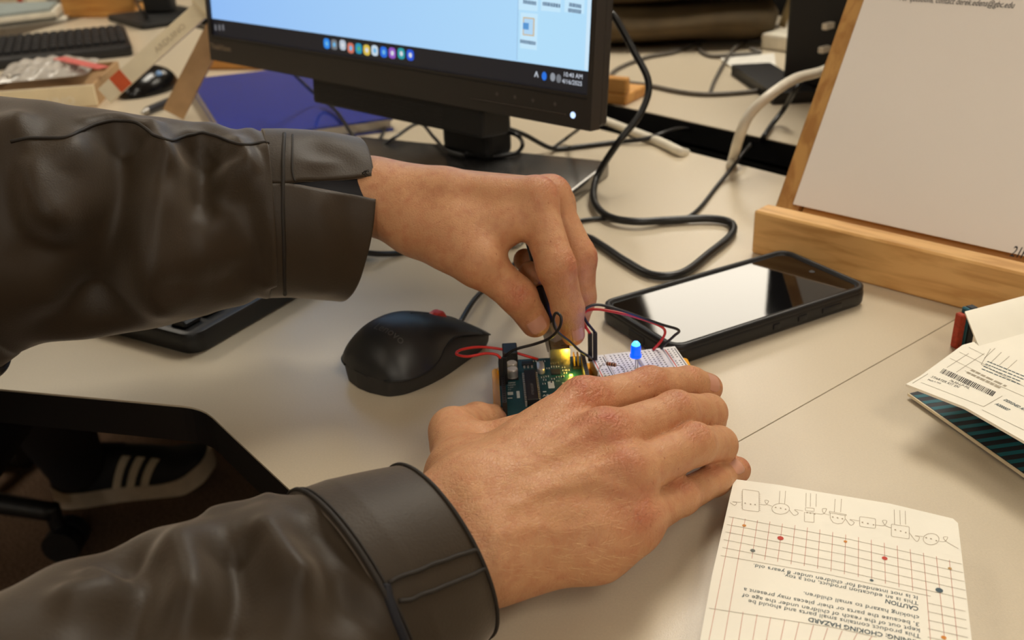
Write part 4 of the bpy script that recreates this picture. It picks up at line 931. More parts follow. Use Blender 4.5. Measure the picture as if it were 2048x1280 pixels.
for x, y in ((390, 305), (428, 312), (460, 315), (605, 335), (640, 340), (675, 348), (828, 370), (850, 374), (880, 380), (1008, 402), (1042, 408), (1076, 414), (1218, 440), (1256, 448), (1296, 458), (1450, 492), (1488, 502), (1524, 512), (1668, 548), (1702, 556), (1740, 570)):
    p = K(*C(x, y)); mb.add([p+[.0004*math.cos(t), .0004*math.sin(t), .00005] for t in np.linspace(0, 2*np.pi, 8, endpoint=False)], [tuple(range(8))])
mb.build('component_doodles', M_doodle, kf)
def ktext(s, p0, p1, size, bold=.0):
    a, b = K(*C(*p0)), K(*C(*p1)); q = frame(a, b-a); v, f = text_geo(s, size, np.eye(4), bold); sc = np.linalg.norm(b-a)/(v[:, 0].max()-v[:, 0].min()); v = v*[sc, 1, 1]
    MB().add(xf(q, v), f).build('warning_print', M_tx, kf)
ktext('It is not intended for children under 8 years old.', (1612, 962), (455, 733), .0033)
ktext('This is an education product, not a toy.', (1614, 1000), (665, 802), .0033)
ktext('CAUTION', (1616, 1040), (1384, 982), .0036, .02)
ktext('choking hazard to small children.', (1620, 1102), (806, 930), .0033)
ktext('3, because the parts or their pieces may present a', (1622, 1150), (385, 902), .0033)
ktext('kept out of the reach of children under the age of', (1626, 1192), (374, 942), .0033)
ktext('This product contains small parts and should be', (1630, 1232), (415, 984), .0033)
ktext('WARNING: CHOKING HAZARD', (1690, 1290), (835, 1110), .0035, .02)

# ------------------------------------------------------------------ open carton, right edge
oc = thing('open_carton', 'open white kit carton with teal striped inside and barcode at right edge', 'carton', tuple(at(1990, 850, 0)))
# lower flap on the desk, striped inside
l0, l1 = at(1817, 787, .003), at(2052, 952, .003); ldr = unit(l1-l0); lpr = np.array([-ldr[1], ldr[0], 0])
Mlf = frame(l0, ldr)
MB().add(*box((0, 0, -.0012), (.26, .15, 0), M=Mlf)).build('lower_flap', mat('flap_navy', (26, 34, 44), .6), oc)
lf = oc.children[-1]
for i in range(30):
    x = .003+.0072*i; MB().add(xf(Mlf, [(x, .001, .0001), (x+.0032, .001, .0001), (x+.0085, .035, .0001), (x+.0053, .035, .0001)]), [(0, 1, 2, 3)]).build('stripe', mat('teal_stripe', (18, 104, 118), .6), lf)
MB().add(*box((0, -.0006, -.0013), (.26, .0002, .0003), M=Mlf)).build('flap_edge', M_cream, lf)
# raised upper panel with the printed label
pts_px = [(1812, 768, .030), (1930, 690, .030), (2100, 640, .030), (2260, 760, .030), (2160, 945, .030), (2048, 884, .030)]
UZ = .030
poly = [at(x, y, UZ)[:2] for x, y in ((1812, 768), (1840, 752), (1925, 690), (2048, 655), (2120, 640), (2230, 780), (2160, 950), (2048, 882), (1930, 814))]
MB().add(*prism(poly, UZ-.0015, UZ)).build('upper_panel', M_carton, oc)
cc = np.mean(poly, 0); MB().add(*prism([p+(cc-p)*.5+np.array([.02, .01]) for p in poly], .0032, UZ-.0016)).build('inner_box', M_kraft, oc)
# standing flap at the back, curling upward
fa_, fb_ = at(1958, 692, UZ), at(2125, 645, UZ); n_ = 10; V = []; f = []
fd = unit(fb_-fa_); fp = np.array([-fd[1], fd[0], 0])
for i in range(n_+1):
    t = i/n_; off = fp*(.026*t)+np.array([0, 0, .008*math.sin(t*1.5)])
    V += [fa_+off+fd*(.010*t+.004*t*t), fb_+off]
for i in range(n_): f.append((2*i, 2*i+1, 2*i+3, 2*i+2))
V = np.array(V); V2 = V-[0, 0, .0012]; k = len(V)
f2 = f+[tuple(j+k for j in q)[::-1] for q in f]+[(2*i, 2*i+2, 2*i+2+k, 2*i+k) for i in range(n_)]+[(2*i+1, 2*i+1+k, 2*i+3+k, 2*i+3) for i in range(n_)]+[(0, k, k+1, 1), (k-2, k-1, 2*k-1, 2*k-2)]
MB().add(np.vstack([V, V2]), f2).build('back_flap', M_carton, oc, auto=40)
bfp = oc.children[-1]
b0 = at(1912, 700, .0); Msp = frame(b0, at(1945, 692, 0)-b0)
MB().add(*box((0, 0, 0), (.0045, .006, .024), .0008, M=Msp)).build('red_edge', mat('edge_red', (176, 62, 34), .7, var=.2, scale=500), oc)
MB().add(*box((.0045, 0, 0), (.007, .006, .0275), .0008, M=Msp)).build('teal_edge', mat('edge_teal', (20, 96, 116), .6), oc)
MB().add(*box((.007, 0, 0), (.013, .006, .0275), .0008, M=Msp)).build('dark_spine', mat('flap_navy', (26, 34, 44), .6), oc)
UP = UZ+.00012
def U(x, y): return at(1700+x*348/1114, 560+y*400/1280, UP)
mb = MB()
for s in ([(590, 570), (935, 725)],): pass
bar = MB(); random.seed(3); t = 0
pa, pb, pc = U(600, 566), U(935, 716), U(575, 592)
dn = pc-pa
while t < .985:
    wv = random.choice([.006, .009, .014, .019]); A_, B_ = pa+(pb-pa)*t, pa+(pb-pa)*min(1, t+wv); bar.add([A_, B_, B_+dn, A_+dn], [(0, 1, 2, 3)]); t += wv+random.choice([.007, .010, .015])
bar.build('barcode', M_ink, oc)
def utext(s, p0, p1, size, m_=None, bold=0):
    a, b = U(*p0), U(*p1); q = frame(a, b-a); v, f = text_geo(s, size, np.eye(4), bold); sc = np.linalg.norm(b-a)/(v[:, 0].max()-v[:, 0].min()); MB().add(xf(q, v*[sc, 1, 1]), f).build('label_print', m_ or M_ink, oc)
utext('STARTER KIT EN', (515, 622), (690, 690), .0035); utext('7630-LP-FIL', (632, 645), (760, 697), .0032); utext('Made in Italy', (495, 640), (580, 665), .0024)
utext('DESIGNED AND', (980, 768), (1130, 845), .0034, M_tx, .02); utext('A000007', (925, 795), (1010, 838), .0036, M_tx, .02)
def dashes(p0, p1, m_, n=9, wd=.0016):
    mb = MB(); a, b = U(*p0), U(*p1); t = 0
    while t < .96:
        l = random.uniform(.5, 1.3)/n; mb.add(*quad_line(a+(b-a)*t, a+(b-a)*min(1, t+l*.8), wd)); t += l
    mb.build('label_print', m_, oc)
for i in range(4): dashes((880-12*i, 520+16*i), (1130-12*i, 622+16*i), M_tx, 9, .0009)
dashes((775, 575), (1000, 680), M_line, 5, .0018); dashes((750, 590), (965, 692), M_line, 6, .0018)
gl = MB()
for a in ([(455, 655), (855, 810)], [(735, 580), (1114, 745)], [(855, 810), (975, 742)], [(400, 660), (500, 600)], [(840, 540), (1114, 680)], [(840, 540), (900, 440)], [(640, 500), (840, 600)], [(700, 460), (900, 560)], [(760, 430), (860, 480)], [(620, 560), (760, 470)], [(680, 590), (860, 470)], [(860, 500), (930, 436)], [(900, 530), (970, 462)], [(950, 550), (1020, 488)], [(1000, 575), (1070, 512)], [(845, 830), (1114, 960)]):
    gl.add(*quad_line(U(*a[0]), U(*a[1]), .0003))
gl.build('label_lines', M_line, oc)
# ------------------------------------------------------------------ the person: hands grown as one smooth surface each from bone chains
def surface_nets(d, org, h):
    nx, ny, nz = d.shape
    s = d < 0
    c = np.zeros((nx-1, ny-1, nz-1), np.uint8)
    offs = [(i, j, k) for i in (0, 1) for j in (0, 1) for k in (0, 1)]
    for (i, j, k) in offs: c += s[i:nx-1+i, j:ny-1+j, k:nz-1+k]
    act = (c > 0) & (c < 8); idx = -np.ones(act.shape, np.int64); ii = np.argwhere(act); idx[act] = np.arange(len(ii))
    acc = np.zeros((len(ii), 3)); cnt = np.zeros(len(ii))
    I, J, K = ii.T
    edges = [(a, b) for a in range(8) for b in range(a+1, 8) if sum(abs(offs[a][t]-offs[b][t]) for t in range(3)) == 1]
    for a, b in edges:
        oa, ob = offs[a], offs[b]; da = d[I+oa[0], J+oa[1], K+oa[2]]; db = d[I+ob[0], J+ob[1], K+ob[2]]
        m_ = (da < 0) != (db < 0); t = np.where(m_, da/(da-db+1e-12), 0)
        p = np.array(oa)[None]+t[:, None]*(np.array(ob)-np.array(oa))[None]; acc += p*m_[:, None]; cnt += m_
    V = org+(ii+acc/cnt[:, None])*h
    f = []
    for ax in range(3):
        sl0 = [slice(None)]*3; sl1 = [slice(None)]*3; sl0[ax] = slice(0, -1); sl1[ax] = slice(1, None)
        cr = s[tuple(sl0)] != s[tuple(sl1)]; e = np.argwhere(cr); u, v = [(1, 2), (2, 0), (0, 1)][ax]
        ok = (e[:, u] > 0) & (e[:, v] > 0) & (e[:, u] < d.shape[u]-1) & (e[:, v] < d.shape[v]-1); e = e[ok]
        def ix(du, dv):
            q = e.copy(); q[:, u] += du; q[:, v] += dv; return idx[q[:, 0], q[:, 1], q[:, 2]]
        q = np.stack([ix(-1, -1), ix(0, -1), ix(0, 0), ix(-1, 0)], 1); fl = s[e[:, 0], e[:, 1], e[:, 2]]; q[~fl] = q[~fl][:, ::-1]; f.append(q)
    return V, np.concatenate(f)
def smin(a, b, k):
    h_ = np.clip(.5+.5*(b-a)/k, 0, 1); return b*(1-h_)+a*h_-k*h_*(1-h_)
class SDF:
    def __init__(s, pts, pad, h):
        P = np.array(pts); lo, hi = P.min(0)-pad, P.max(0)+pad; n = np.ceil((hi-lo)/h).astype(int)+1; s.lo, s.h = lo, h
        ax = [(lo[i]+h*np.arange(n[i])).astype(np.float32) for i in range(3)]
        s.X, s.Y, s.Z = ax[0][:, None, None], ax[1][None, :, None], ax[2][None, None, :]; s.shape = tuple(n)
    def cone(s, a, b, ra, rb, flat=None):
        a = np.asarray(a, np.float32); b = np.asarray(b, np.float32); ab = b-a; L2 = float(ab@ab)+1e-12
        px, py, pz = s.X-a[0], s.Y-a[1], s.Z-a[2]
        t = np.clip((px*ab[0]+py*ab[1]+pz*ab[2])/L2, 0, 1)
        qx, qy, qz = px-t*ab[0], py-t*ab[1], pz-t*ab[2]
        if flat is not None:
            n, k = flat; dn = qx*n[0]+qy*n[1]+qz*n[2]; e = (k-1)
            qx, qy, qz = qx+dn*n[0]*e, qy+dn*n[1]*e, qz+dn*n[2]*e
        return np.sqrt(qx*qx+qy*qy+qz*qz)-(ra+(rb-ra)*t)
    def chain(s, pts, rs, k=.004, **kw):
        d = None
        for i in range(len(pts)-1):
            c = s.cone(pts[i], pts[i+1], rs[i], rs[i+1], **kw); d = c if d is None else smin(d, c, k)
        return d
def mix(a, b, t): return np.asarray(a)*(1-t)+np.asarray(b)*t

def skin_material():
    M = mat('skin', (206, 150, 112), .48, var=.0, spec=.42, sss=.12)
    nt = M.node_tree; N = nt.nodes; L = nt.links; b = N['Principled BSDF']
    tcn = [n for n in N if n.type == 'TEX_COORD'][0]
    def noise(sc, det=4, dist=0): n = N.new('ShaderNodeTexNoise'); n.inputs['Scale'].default_value = sc; n.inputs['Detail'].default_value = det; n.inputs['Distortion'].default_value = dist; L.new(tcn.outputs['Object'], n.inputs['Vector']); return n
    def mixc(f, a, c2, mode='MIX'):
        m_ = N.new('ShaderNodeMix'); m_.data_type = 'RGBA'; m_.blend_type = mode
        if isinstance(f, float): m_.inputs[0].default_value = f
        else: L.new(f, m_.inputs[0])
        if isinstance(a, tuple): m_.inputs[6].default_value = a
        else: L.new(a, m_.inputs[6])
        if isinstance(c2, tuple): m_.inputs[7].default_value = c2
        else: L.new(c2, m_.inputs[7])
        return m_.outputs[2]
    def ramp(o, p0, p1): r = N.new('ShaderNodeMapRange'); r.inputs[1].default_value = p0; r.inputs[2].default_value = p1; L.new(o, r.inputs[0]); return r.outputs[0]
    base = mixc(ramp(noise(45, 3).outputs[0], .35, .65), srgb(200, 146, 104), srgb(210, 156, 114))
    base = mixc(ramp(noise(160, 4).outputs[0], .45, .75), base, srgb(194, 132, 94))
    kn = N.new('ShaderNodeAttribute'); kn.attribute_name = 'knuckle'
    nm = N.new('ShaderNodeMath'); nm.operation = 'MULTIPLY'; L.new(kn.outputs['Fac'], nm.inputs[0]); L.new(ramp(noise(130, 3).outputs[0], .2, .7), nm.inputs[1])
    base = mixc(nm.outputs[0], base, srgb(186, 100, 74))
    fr_ = noise(420, 2); base = mixc(ramp(fr_.outputs[0], .70, .78), base, srgb(170, 106, 72))
    L.new(base, b.inputs['Base Color'])
    # relief: fine crossing creases, stronger on the knuckles
    vo = N.new('ShaderNodeTexVoronoi'); vo.feature = 'DISTANCE_TO_EDGE'; vo.inputs['Scale'].default_value = 620; L.new(tcn.outputs['Object'], vo.inputs['Vector'])
    wv = N.new('ShaderNodeTexWave'); wv.inputs['Scale'].default_value = 120; wv.inputs['Distortion'].default_value = 9; wv.inputs['Detail'].default_value = 3; wv.inputs['Detail Scale'].default_value = 2.2
    mp = N.new('ShaderNodeMapping'); mp.inputs['Rotation'].default_value = (0, 0, .55); L.new(tcn.outputs['Object'], mp.inputs[0]); L.new(mp.outputs[0], wv.inputs['Vector'])
    vr = ramp(vo.outputs['Distance'], 0, .12)
    b1 = N.new('ShaderNodeBump'); b1.inputs['Strength'].default_value = .30; b1.inputs['Distance'].default_value = .0006; L.new(vr, b1.inputs['Height'])
    ks = N.new('ShaderNodeMath'); ks.operation = 'MULTIPLY_ADD'; L.new(kn.outputs['Fac'], ks.inputs[0]); ks.inputs[1].default_value = .34; ks.inputs[2].default_value = .13
    b2 = N.new('ShaderNodeBump'); b2.inputs['Distance'].default_value = .0008; L.new(ks.outputs[0], b2.inputs['Strength']); L.new(wv.outputs['Fac'], b2.inputs['Height']); L.new(b1.outputs[0], b2.inputs['Normal'])
    b3 = N.new('ShaderNodeBump'); b3.inputs['Distance'].default_value = .002; b3.inputs['Strength'].default_value = .15; L.new(noise(90, 3).outputs[0], b3.inputs['Height']); L.new(b2.outputs[0], b3.inputs['Normal'])
    L.new(b3.outputs[0], b.inputs['Normal'])
    return M
M_skin = skin_material()
M_nail = mat('fingernail', (206, 150, 126), .3, var=.04, spec=.5)

def finish(V, Fq, knuckles, creases=(), ridges=()):
    V = V.copy()
    # light smoothing to remove grid stepping
    n = len(V); e = np.concatenate([Fq[:, [0, 1]], Fq[:, [1, 2]], Fq[:, [2, 3]], Fq[:, [3, 0]]])
    for it in range(4):
        acc = np.zeros_like(V); cnt = np.zeros(n); np.add.at(acc, e[:, 0], V[e[:, 1]]); np.add.at(cnt, e[:, 0], 1); np.add.at(acc, e[:, 1], V[e[:, 0]]); np.add.at(cnt, e[:, 1], 1)
        V += (.5 if it % 2 == 0 else -.52)*(acc/np.maximum(cnt, 1)[:, None]-V)
    nr = np.zeros_like(V); fn = np.cross(V[Fq[:, 2]]-V[Fq[:, 0]], V[Fq[:, 3]]-V[Fq[:, 1]])
    for k in range(4): np.add.at(nr, Fq[:, k], fn)
    nr /= np.linalg.norm(nr, axis=1)[:, None]+1e-12
    # creases: shallow grooves where a plane across the finger cuts its back
    for (p, ax, dr, A, wd, rad) in creases:
        r = V-p; s = r@ax; side = np.clip((nr@dr)*1.6, 0, 1); near = np.exp(-(np.linalg.norm(r-np.outer(s, ax), axis=1)/rad)**4)
        V -= nr*(A*np.exp(-(s/wd)**2)*side*near)[:, None]
    for line, A_, wd in ridges:
        px = pr(V); vis = (nr*(CP-V)).sum(1) > 0; L_ = []
        for q in line: dd = np.where(vis, np.hypot(px[:, 0]-q[0], px[:, 1]-q[1]), 1e9); L_.append(V[dd.argmin()])
        D_ = np.full(n, 1e9)
        for q in smooth_path(np.array(L_), 8): D_ = np.minimum(D_, np.linalg.norm(V-q, axis=1))
        V += nr*(A_*np.exp(-(D_/wd)**2))[:, None]
    kv = np.zeros(n)
    for p, r, *wq_ in knuckles: kv = np.maximum(kv, (wq_[0] if wq_ else 1)*np.exp(-(np.linalg.norm(V-p, axis=1)/r)**2))
    return V, nr, kv

HV = .00105
# ---- lower (right) hand, palm down over the board
J = dict(wr=(965, 1050, .042), mi=(1168, 812, .055), mm=(1208, 880, .057), mr=(1250, 955, .050), mp=(1262, 1045, .034),
 pi=(1300, 775, .050), di=(1378, 768, .037), ti=(1415, 776, .030),
 pm=(1352, 826, .050), dm=(1416, 826, .034), tm=(1422, 840, .018),
 pr=(1388, 889, .043), dr=(1437, 890, .027), tr=(1441, 900, .012),
 pp=(1362, 994, .027), dp=(1428, 960, .018), tp=(1474, 940, .0105),
 tc=(930, 960, .037), tm_=(906, 862, .034), ti_=(955, 843, .020), tt=(985, 838, .012))
Q = {k: at(*v) for k, v in J.items()}
fdir = unit(Q['mm']-Q['wr']); acr = unit(Q['mi']-Q['mp']); dorsal = unit(np.cross(fdir, acr)); dorsal = dorsal*np.sign(dorsal[2])
elbowR = np.array([-.2, .2, .02])
wr = Q['wr']; fa = unit(elbowR-wr)
S = SDF([wr+fa*.09]+list(Q.values()), .026, HV)
wu, wl = wr+acr*.014, wr-acr*.013
hyp0 = at(1000, 1120, .030); hyp1 = at(1190, 1085, .030)
palm = S.cone(wu, wu+fa*.09, .0195, .022); palm = smin(palm, S.cone(wl, wl+fa*.09, .0190, .022), .012)
for a, b, r0, r1 in ((wu, Q['mi'], .0175, .0128), (mix(wu, wl, .35), Q['mm'], .0180, .0132), (mix(wu, wl, .7), Q['mr'], .0175, .0125), (wl, Q['mp'], .0175, .0118), (hyp0, hyp1, .0165, .0150), (hyp1, Q['mp']-dorsal*.003, .0150, .0105), (Q['tc'], mix(Q['mi'], wu, .25), .0150, .0115), (wu, Q['tc'], .018, .0165)):
    palm = smin(palm, S.cone(a, b, r0, r1), .011)
thumb = S.chain([Q['tc'], Q['tm_'], Q['ti_'], Q['tt']], [.0155, .0118, .0100, .0085], .004)
palm = smin(palm, thumb, .010)
palm = smin(palm, S.cone(mix(Q['tm_'], Q['tc'], .25)-dorsal*.004, Q['mi']-dorsal*.006, .0085, .0085), .010)
# knuckle heads and tendons
for k, r in (('mi', .0085), ('mm', .0092), ('mr', .0068), ('mp', .0072)):
    palm = smin(palm, S.cone(Q[k]+dorsal*.0062, Q[k]+dorsal*.0064, r, r), .007)
for k, t0, r in (('mi', .35, .0020), ('mm', .3, .0022), ('mr', .35, .0019), ('mp', .4, .0018)):
    a = mix(wu, wl, {'mi': .15, 'mm': .4, 'mr': .65, 'mp': .9}[k]); rr0, rr1 = .0165, .0118
    palm = smin(palm, S.cone(mix(a, Q[k], t0)+dorsal*.0142, mix(a, Q[k], .97)+dorsal*.0122, r, r*1.1), .006)
# veins on the back of the hand
def on_back(px, py, z): return at(px, py, z)
ven = [on_back(1040, 1010, .060), on_back(1110, 990, .064), on_back(1175, 972, .066), on_back(1225, 962, .064)]
fingers = [
 S.chain([Q['mi'], Q['pi'], Q['di'], Q['ti']], [.0118, .0102, .0094, .0083], .0035),
 S.chain([Q['mm'], Q['pm'], Q['dm'], Q['tm']], [.0120, .0103, .0095, .0085], .0035),
 S.chain([Q['mr'], Q['pr'], Q['dr'], Q['tr']], [.0112, .0099, .0091, .0083], .0035),
 S.chain([Q['mp'], Q['pp'], Q['dp'], Q['tp']], [.0104, .0083, .0076, .0070], .0035)]
fk = [('pi', .0068), ('pm', .0068), ('pr', .0064), ('pp', .0052)]
for i, (k, r) in enumerate(fk):
    fingers[i] = smin(fingers[i], S.cone(Q[k]+dorsal*.0032, Q[k]+dorsal*.0034, r, r), .006)
d = None
for fg in fingers:
    x = smin(palm, fg, .0075); d = x if d is None else np.minimum(d, x)
V, Fq = surface_nets(d, S.lo, HV)
cre = []
for a, b, c, nm in (('mi', 'pi', 'di', 'i'), ('mm', 'pm', 'dm', 'm'), ('mr', 'pr', 'dr', 'r'), ('mp', 'pp', 'dp', 'p')):
    ax = unit(unit(Q[b]-Q[a])+unit(Q[c]-Q[b]))
    for o in (-.0036, -.0010, .0016, .0042): cre.append((Q[b]+ax*o, ax, dorsal, .00048, .00095, .013))
ax = unit(Q['ti']-Q['di'])
for o in (-.0015, .0012): cre.append((Q['di']+ax*o, ax, dorsal, .0004, .0009, .012))
ax = unit(Q['tp']-Q['dp'])
for o in (-.0015, .0010): cre.append((Q['dp']+ax*o, ax, dorsal, .0004, .0009, .011))
kns = [(Q[k]+dorsal*.012, r, w9) for k, r, w9 in (('mi', .014, 1), ('mm', .014, 1), ('mr', .010, .6), ('mp', .013, .9), ('pi', .010, .6), ('pm', .009, .55), ('pr', .009, .55), ('pp', .008, .5), ('dp', .006, .6), ('di', .006, .6))]
kns += [(Q['tp'], .011), (Q['ti'], .008)]
VR, NR, KR = finish(V, Fq, kns, cre, [([(1030, 1010), (1090, 985), (1150, 970), (1200, 962), (1245, 985)], .0009, .0028), ([(1000, 1070), (1070, 1055), (1140, 1060), (1200, 1045)], .0006, .003), ([(1060, 880), (1110, 850), (1150, 830)], .0005, .003), ([(1170, 985), (1230, 1000), (1275, 985)], -.0008, .005), ([(1120, 920), (1190, 910), (1240, 915)], -.0006, .005)]); FR = Fq
VR[:, 2] = np.maximum(VR[:, 2], .0008)
QR, dorR, acrR = Q, dorsal, acr

# ---- upper (left) hand pinching the plug
J2 = dict(wr=(740, 392, .600), mi=(1068, 402, .576), mm=(1096, 398, .598), mr=(1108, 408, .622), mp=(1100, 425, .645),
 pi=(1112, 532, .563), di=(1136, 618, .574), ti=(1146, 668, .585),
 pm=(1157, 515, .594), dm=(1160, 595, .600), tm=(1152, 640, .603),
 pr=(1140, 515, .625), dr=(1100, 562, .612), tr=(1062, 548, .600),
 pp=(1122, 505, .650), dp=(1085, 548, .636), tp=(1050, 520, .622),
 tc=(835, 445, .588), tmc=(955, 522, .566), tip=(1036, 592, .573), tt=(1070, 645, .584))
G = {k: ad(*v) for k, v in J2.items()}
wrL = G['wr']; faL = unit(ad(500, 402, .588)-wrL); back = CR[2]    # arm runs to the left
S2 = SDF([wrL+faL*.09]+list(G.values()), .027, HV)
wn, wf = wrL-back*.004, wrL+back*.020+CR[1]*.002
palm = smin(S2.cone(wn, wn+faL*.09, .0205, .024), S2.cone(wf, wf+faL*.09, .0195, .024), .012)
for a, b, r0, r1 in ((wn+CR[1]*.002, G['mi'], .0185, .0128), (mix(wn, wf, .4)+CR[1]*.003, G['mm'], .0180, .0130), (mix(wn, wf, .8)+CR[1]*.002, G['mr'], .0170, .0125), (wf, G['mp'], .0165, .0115),
                     (wn-CR[1]*.003, G['tc'], .0190, .0185), (G['tc'], G['tmc'], .0185, .0128), (mix(wn, G['mi'], .45), G['tmc'], .0150, .0105), (mix(G['tc'], G['tmc'], .55), mix(wn, G['mi'], .72)-CR[1]*.006, .0120, .0095), (ad(925, 462, .576), ad(1012, 448, .572), .0150, .0112), (ad(960, 490, .572), ad(1012, 452, .574), .0110, .0095)):
    palm = smin(palm, S2.cone(a, b, r0, r1), .010)
dorL = unit(CR[1]*.8+CR[0]*.6)
for k, r in (('mi', .0090), ('mm', .0088)):
    palm = smin(palm, S2.cone(G[k]+dorL*.0050, G[k]+dorL*.0052, r, r), .007)
fingers = [
 S2.chain([G['mi'], G['pi'], G['di'], G['ti']], [.0125, .0110, .0092, .0072], .004),
 S2.chain([G['mm'], G['pm'], G['dm'], G['tm']], [.0122, .0108, .0094, .0080], .004),
 S2.chain([G['mr'], G['pr'], G['dr'], G['tr']], [.0118, .0105, .0094, .0082], .004),
 S2.chain([G['mp'], G['pp'], G['dp'], G['tp']], [.0108, .0094, .0084, .0074], .004),
 S2.chain([G['tc'], G['tmc'], G['tip'], G['tt']], [.0170, .0126, .0108, .0090], .004)]
d = None
for fg in fingers:
    x = smin(palm, fg, .0070); d = x if d is None else np.minimum(d, x)
V, Fq = surface_nets(d, S2.lo, HV)
cre = []
rt = unit(CR[0]-CR[2]*.6)
for a, b, c in (('mi', 'pi', 'di'), ('mm', 'pm', 'dm')):
    ax = unit(unit(G[b]-G[a])+unit(G[c]-G[b]))
    for o in (-.0036, -.0008, .0022): cre.append((G[b]+ax*o, ax, rt, .0004, .0010, .014))
ax = unit(unit(G['tip']-G['tmc'])+unit(G['tt']-G['tip']))
for o in (-.003, 0, .003): cre.append((G['tip']+ax*o, ax, unit(-CR[2]-CR[0]*.4), .0004, .0010, .013))
ax = unit(G['pi']-G['mi']); tri = G['mi']+ax*.014
for o in (0, .006, .012): cre.append((tri+ax*o, ax, unit(-CR[0]-CR[2]*.6), .0005, .0012, .012))
kns = [(G['mi']+dorL*.012, .012), (G['mm']+dorL*.012, .010), (G['pm']+CR[0]*.009, .010), (G['pi']+rt*.010, .009), (G['tt'], .010), (G['ti'], .010), (G['tip']-CR[2]*.01, .008)]
VL, NL, KL = finish(V, Fq, kns, cre); FL = Fq

# ---- arms inside the sleeves and a trunk, so the figure carries on outside the frame
shR, shL = np.array([-.60, .16, .30]), np.array([-.60, .56, .30])
elbL = ad(-190, 470, .555)
def limb(pts, rs, n=18, sub=6): return tube(pts, rs, n, sub)
trunkP = [np.array([-.66, .37, -.24]), np.array([-.66, .37, .0]), np.array([-.64, .36, .2]), np.array([-.63, .36, .33])]
bodyV, bodyF, bk_ = [VR, VL], [FR.tolist(), (FL+len(VR)).tolist()], len(VR)+len(VL)
kn = [KR, KL]
for pts, rs in (([wr+fa*.075, mix(wr+fa*.09, elbowR, .6), elbowR, mix(elbowR, shR, .5), shR], [.021, .027, .034, .038, .046]), ([wrL+faL*.075, mix(wrL+faL*.09, elbL, .6), elbL, mix(elbL, shL, .5), shL], [.022, .028, .034, .038, .046]), (trunkP, [.11, .12, .14, .10]), ([shR, trunkP[-1], shL], [.05, .07, .05])):
    v, f = limb(pts, rs); bodyV.append(v); bodyF.append([tuple(i+bk_ for i in q) for q in f]); bk_ += len(v); kn.append(np.zeros(len(v)))
person = thing('person', 'seated person in a dark brown jacket, both hands working on the circuit board', 'person', (-.62, .36, FLZ))
bv = np.concatenate(bodyV); bf = [tuple(q) for l in bodyF for q in l]
body = obj('body', bv, bf, M_skin, person, True)
a_ = body.data.attributes.new('knuckle', 'FLOAT', 'POINT'); kv = np.concatenate(kn).astype(np.float32)
if len(body.data.vertices) == len(kv): a_.data.foreach_set('value', kv)
else: print('vertex count changed', len(body.data.vertices), len(kv))

def nail(c, axis, up, L, W, r, name='fingernail', lift=0.0):
    """curved plate: axis along the finger, up away from the finger bed, c = centre of the bed on the surface"""
    axis = unit(axis); up = unit(up-axis*(up@axis)); sd = np.cross(axis, up); n, k = 10, 12; V = []; f = []
    for s_ in (0, -.0006):
        for i in range(n+1):
            t = -1+2*i/n
            wd = W/2*(1-abs(t)**5*.35 if t > 0 else 1-abs(t)**3*.45)
            for j in range(k+1):
                a = (-1+2*j/k)*wd/r; V.append(c+axis*(t*L/2)+sd*(r*math.sin(a))+up*(r*math.cos(a)-r+s_-max(0, -t)**4*.0005-max(0, t)**3*.0003+lift))
    m_ = (n+1)*(k+1)
    for b in (0, m_):
        for i in range(n):
            for j in range(k): a = b+i*(k+1)+j; f.append((a, a+1, a+k+2, a+k+1))
    rim = [j for j in range(k+1)]+[i*(k+1)+k for i in range(1, n+1)]+[n*(k+1)+j for j in range(k-1, -1, -1)]+[i*(k+1) for i in range(n-1, 0, -1)]
    for a, b in zip(rim, rim[1:]+rim[:1]): f.append((a, b, b+m_, a+m_))
    return MB().add(V, f).build(name, M_nail, body, True)
def surf_nail(VV, NN, c0, dr, axis, L, W, r, lift=.0002):
    """drop the nail on the skin where a ray from c0 along dr leaves the finger"""
    rel = VV-c0; t = rel@dr; off = np.linalg.norm(rel-np.outer(t, dr), axis=1); ok = (off < .003) & (t > 0) & (t < .02)
    p = c0+dr*(t[ok].mean() if ok.any() else .008); return nail(p, axis, dr, L, W, r, lift=lift)
def px_nail(VV, NN, px, py, axis, L, W, r):
    """seat a nail on the skin point seen at a given place of the photograph"""
    q = pr(VV); vis = (NN*(CP-VV)).sum(1) > 0; dd = np.where(vis, np.hypot(q[:, 0]-px, q[:, 1]-py), 1e9); k = np.argsort(dd)[:25]; ds = np.linalg.norm(VV[k]-CP, axis=1); k = k[ds < ds.min()+.006]
    return nail(VV[k].mean(0), axis, NN[k].mean(0), L, W, r, lift=.0005)
px_nail(VR, NR, 1474, 931, QR['tp']-QR['dp'], .0105, .0092, .0070)
px_nail(VR, NR, 1427, 764, QR['ti']-QR['di'], .0100, .0105, .0085)
px_nail(VL, NL, 1074, 650, G['tt']-G['tip'], .0125, .0120, .0092)
px_nail(VL, NL, 1156, 668, G['ti']-G['di'], .0105, .0080, .0074)
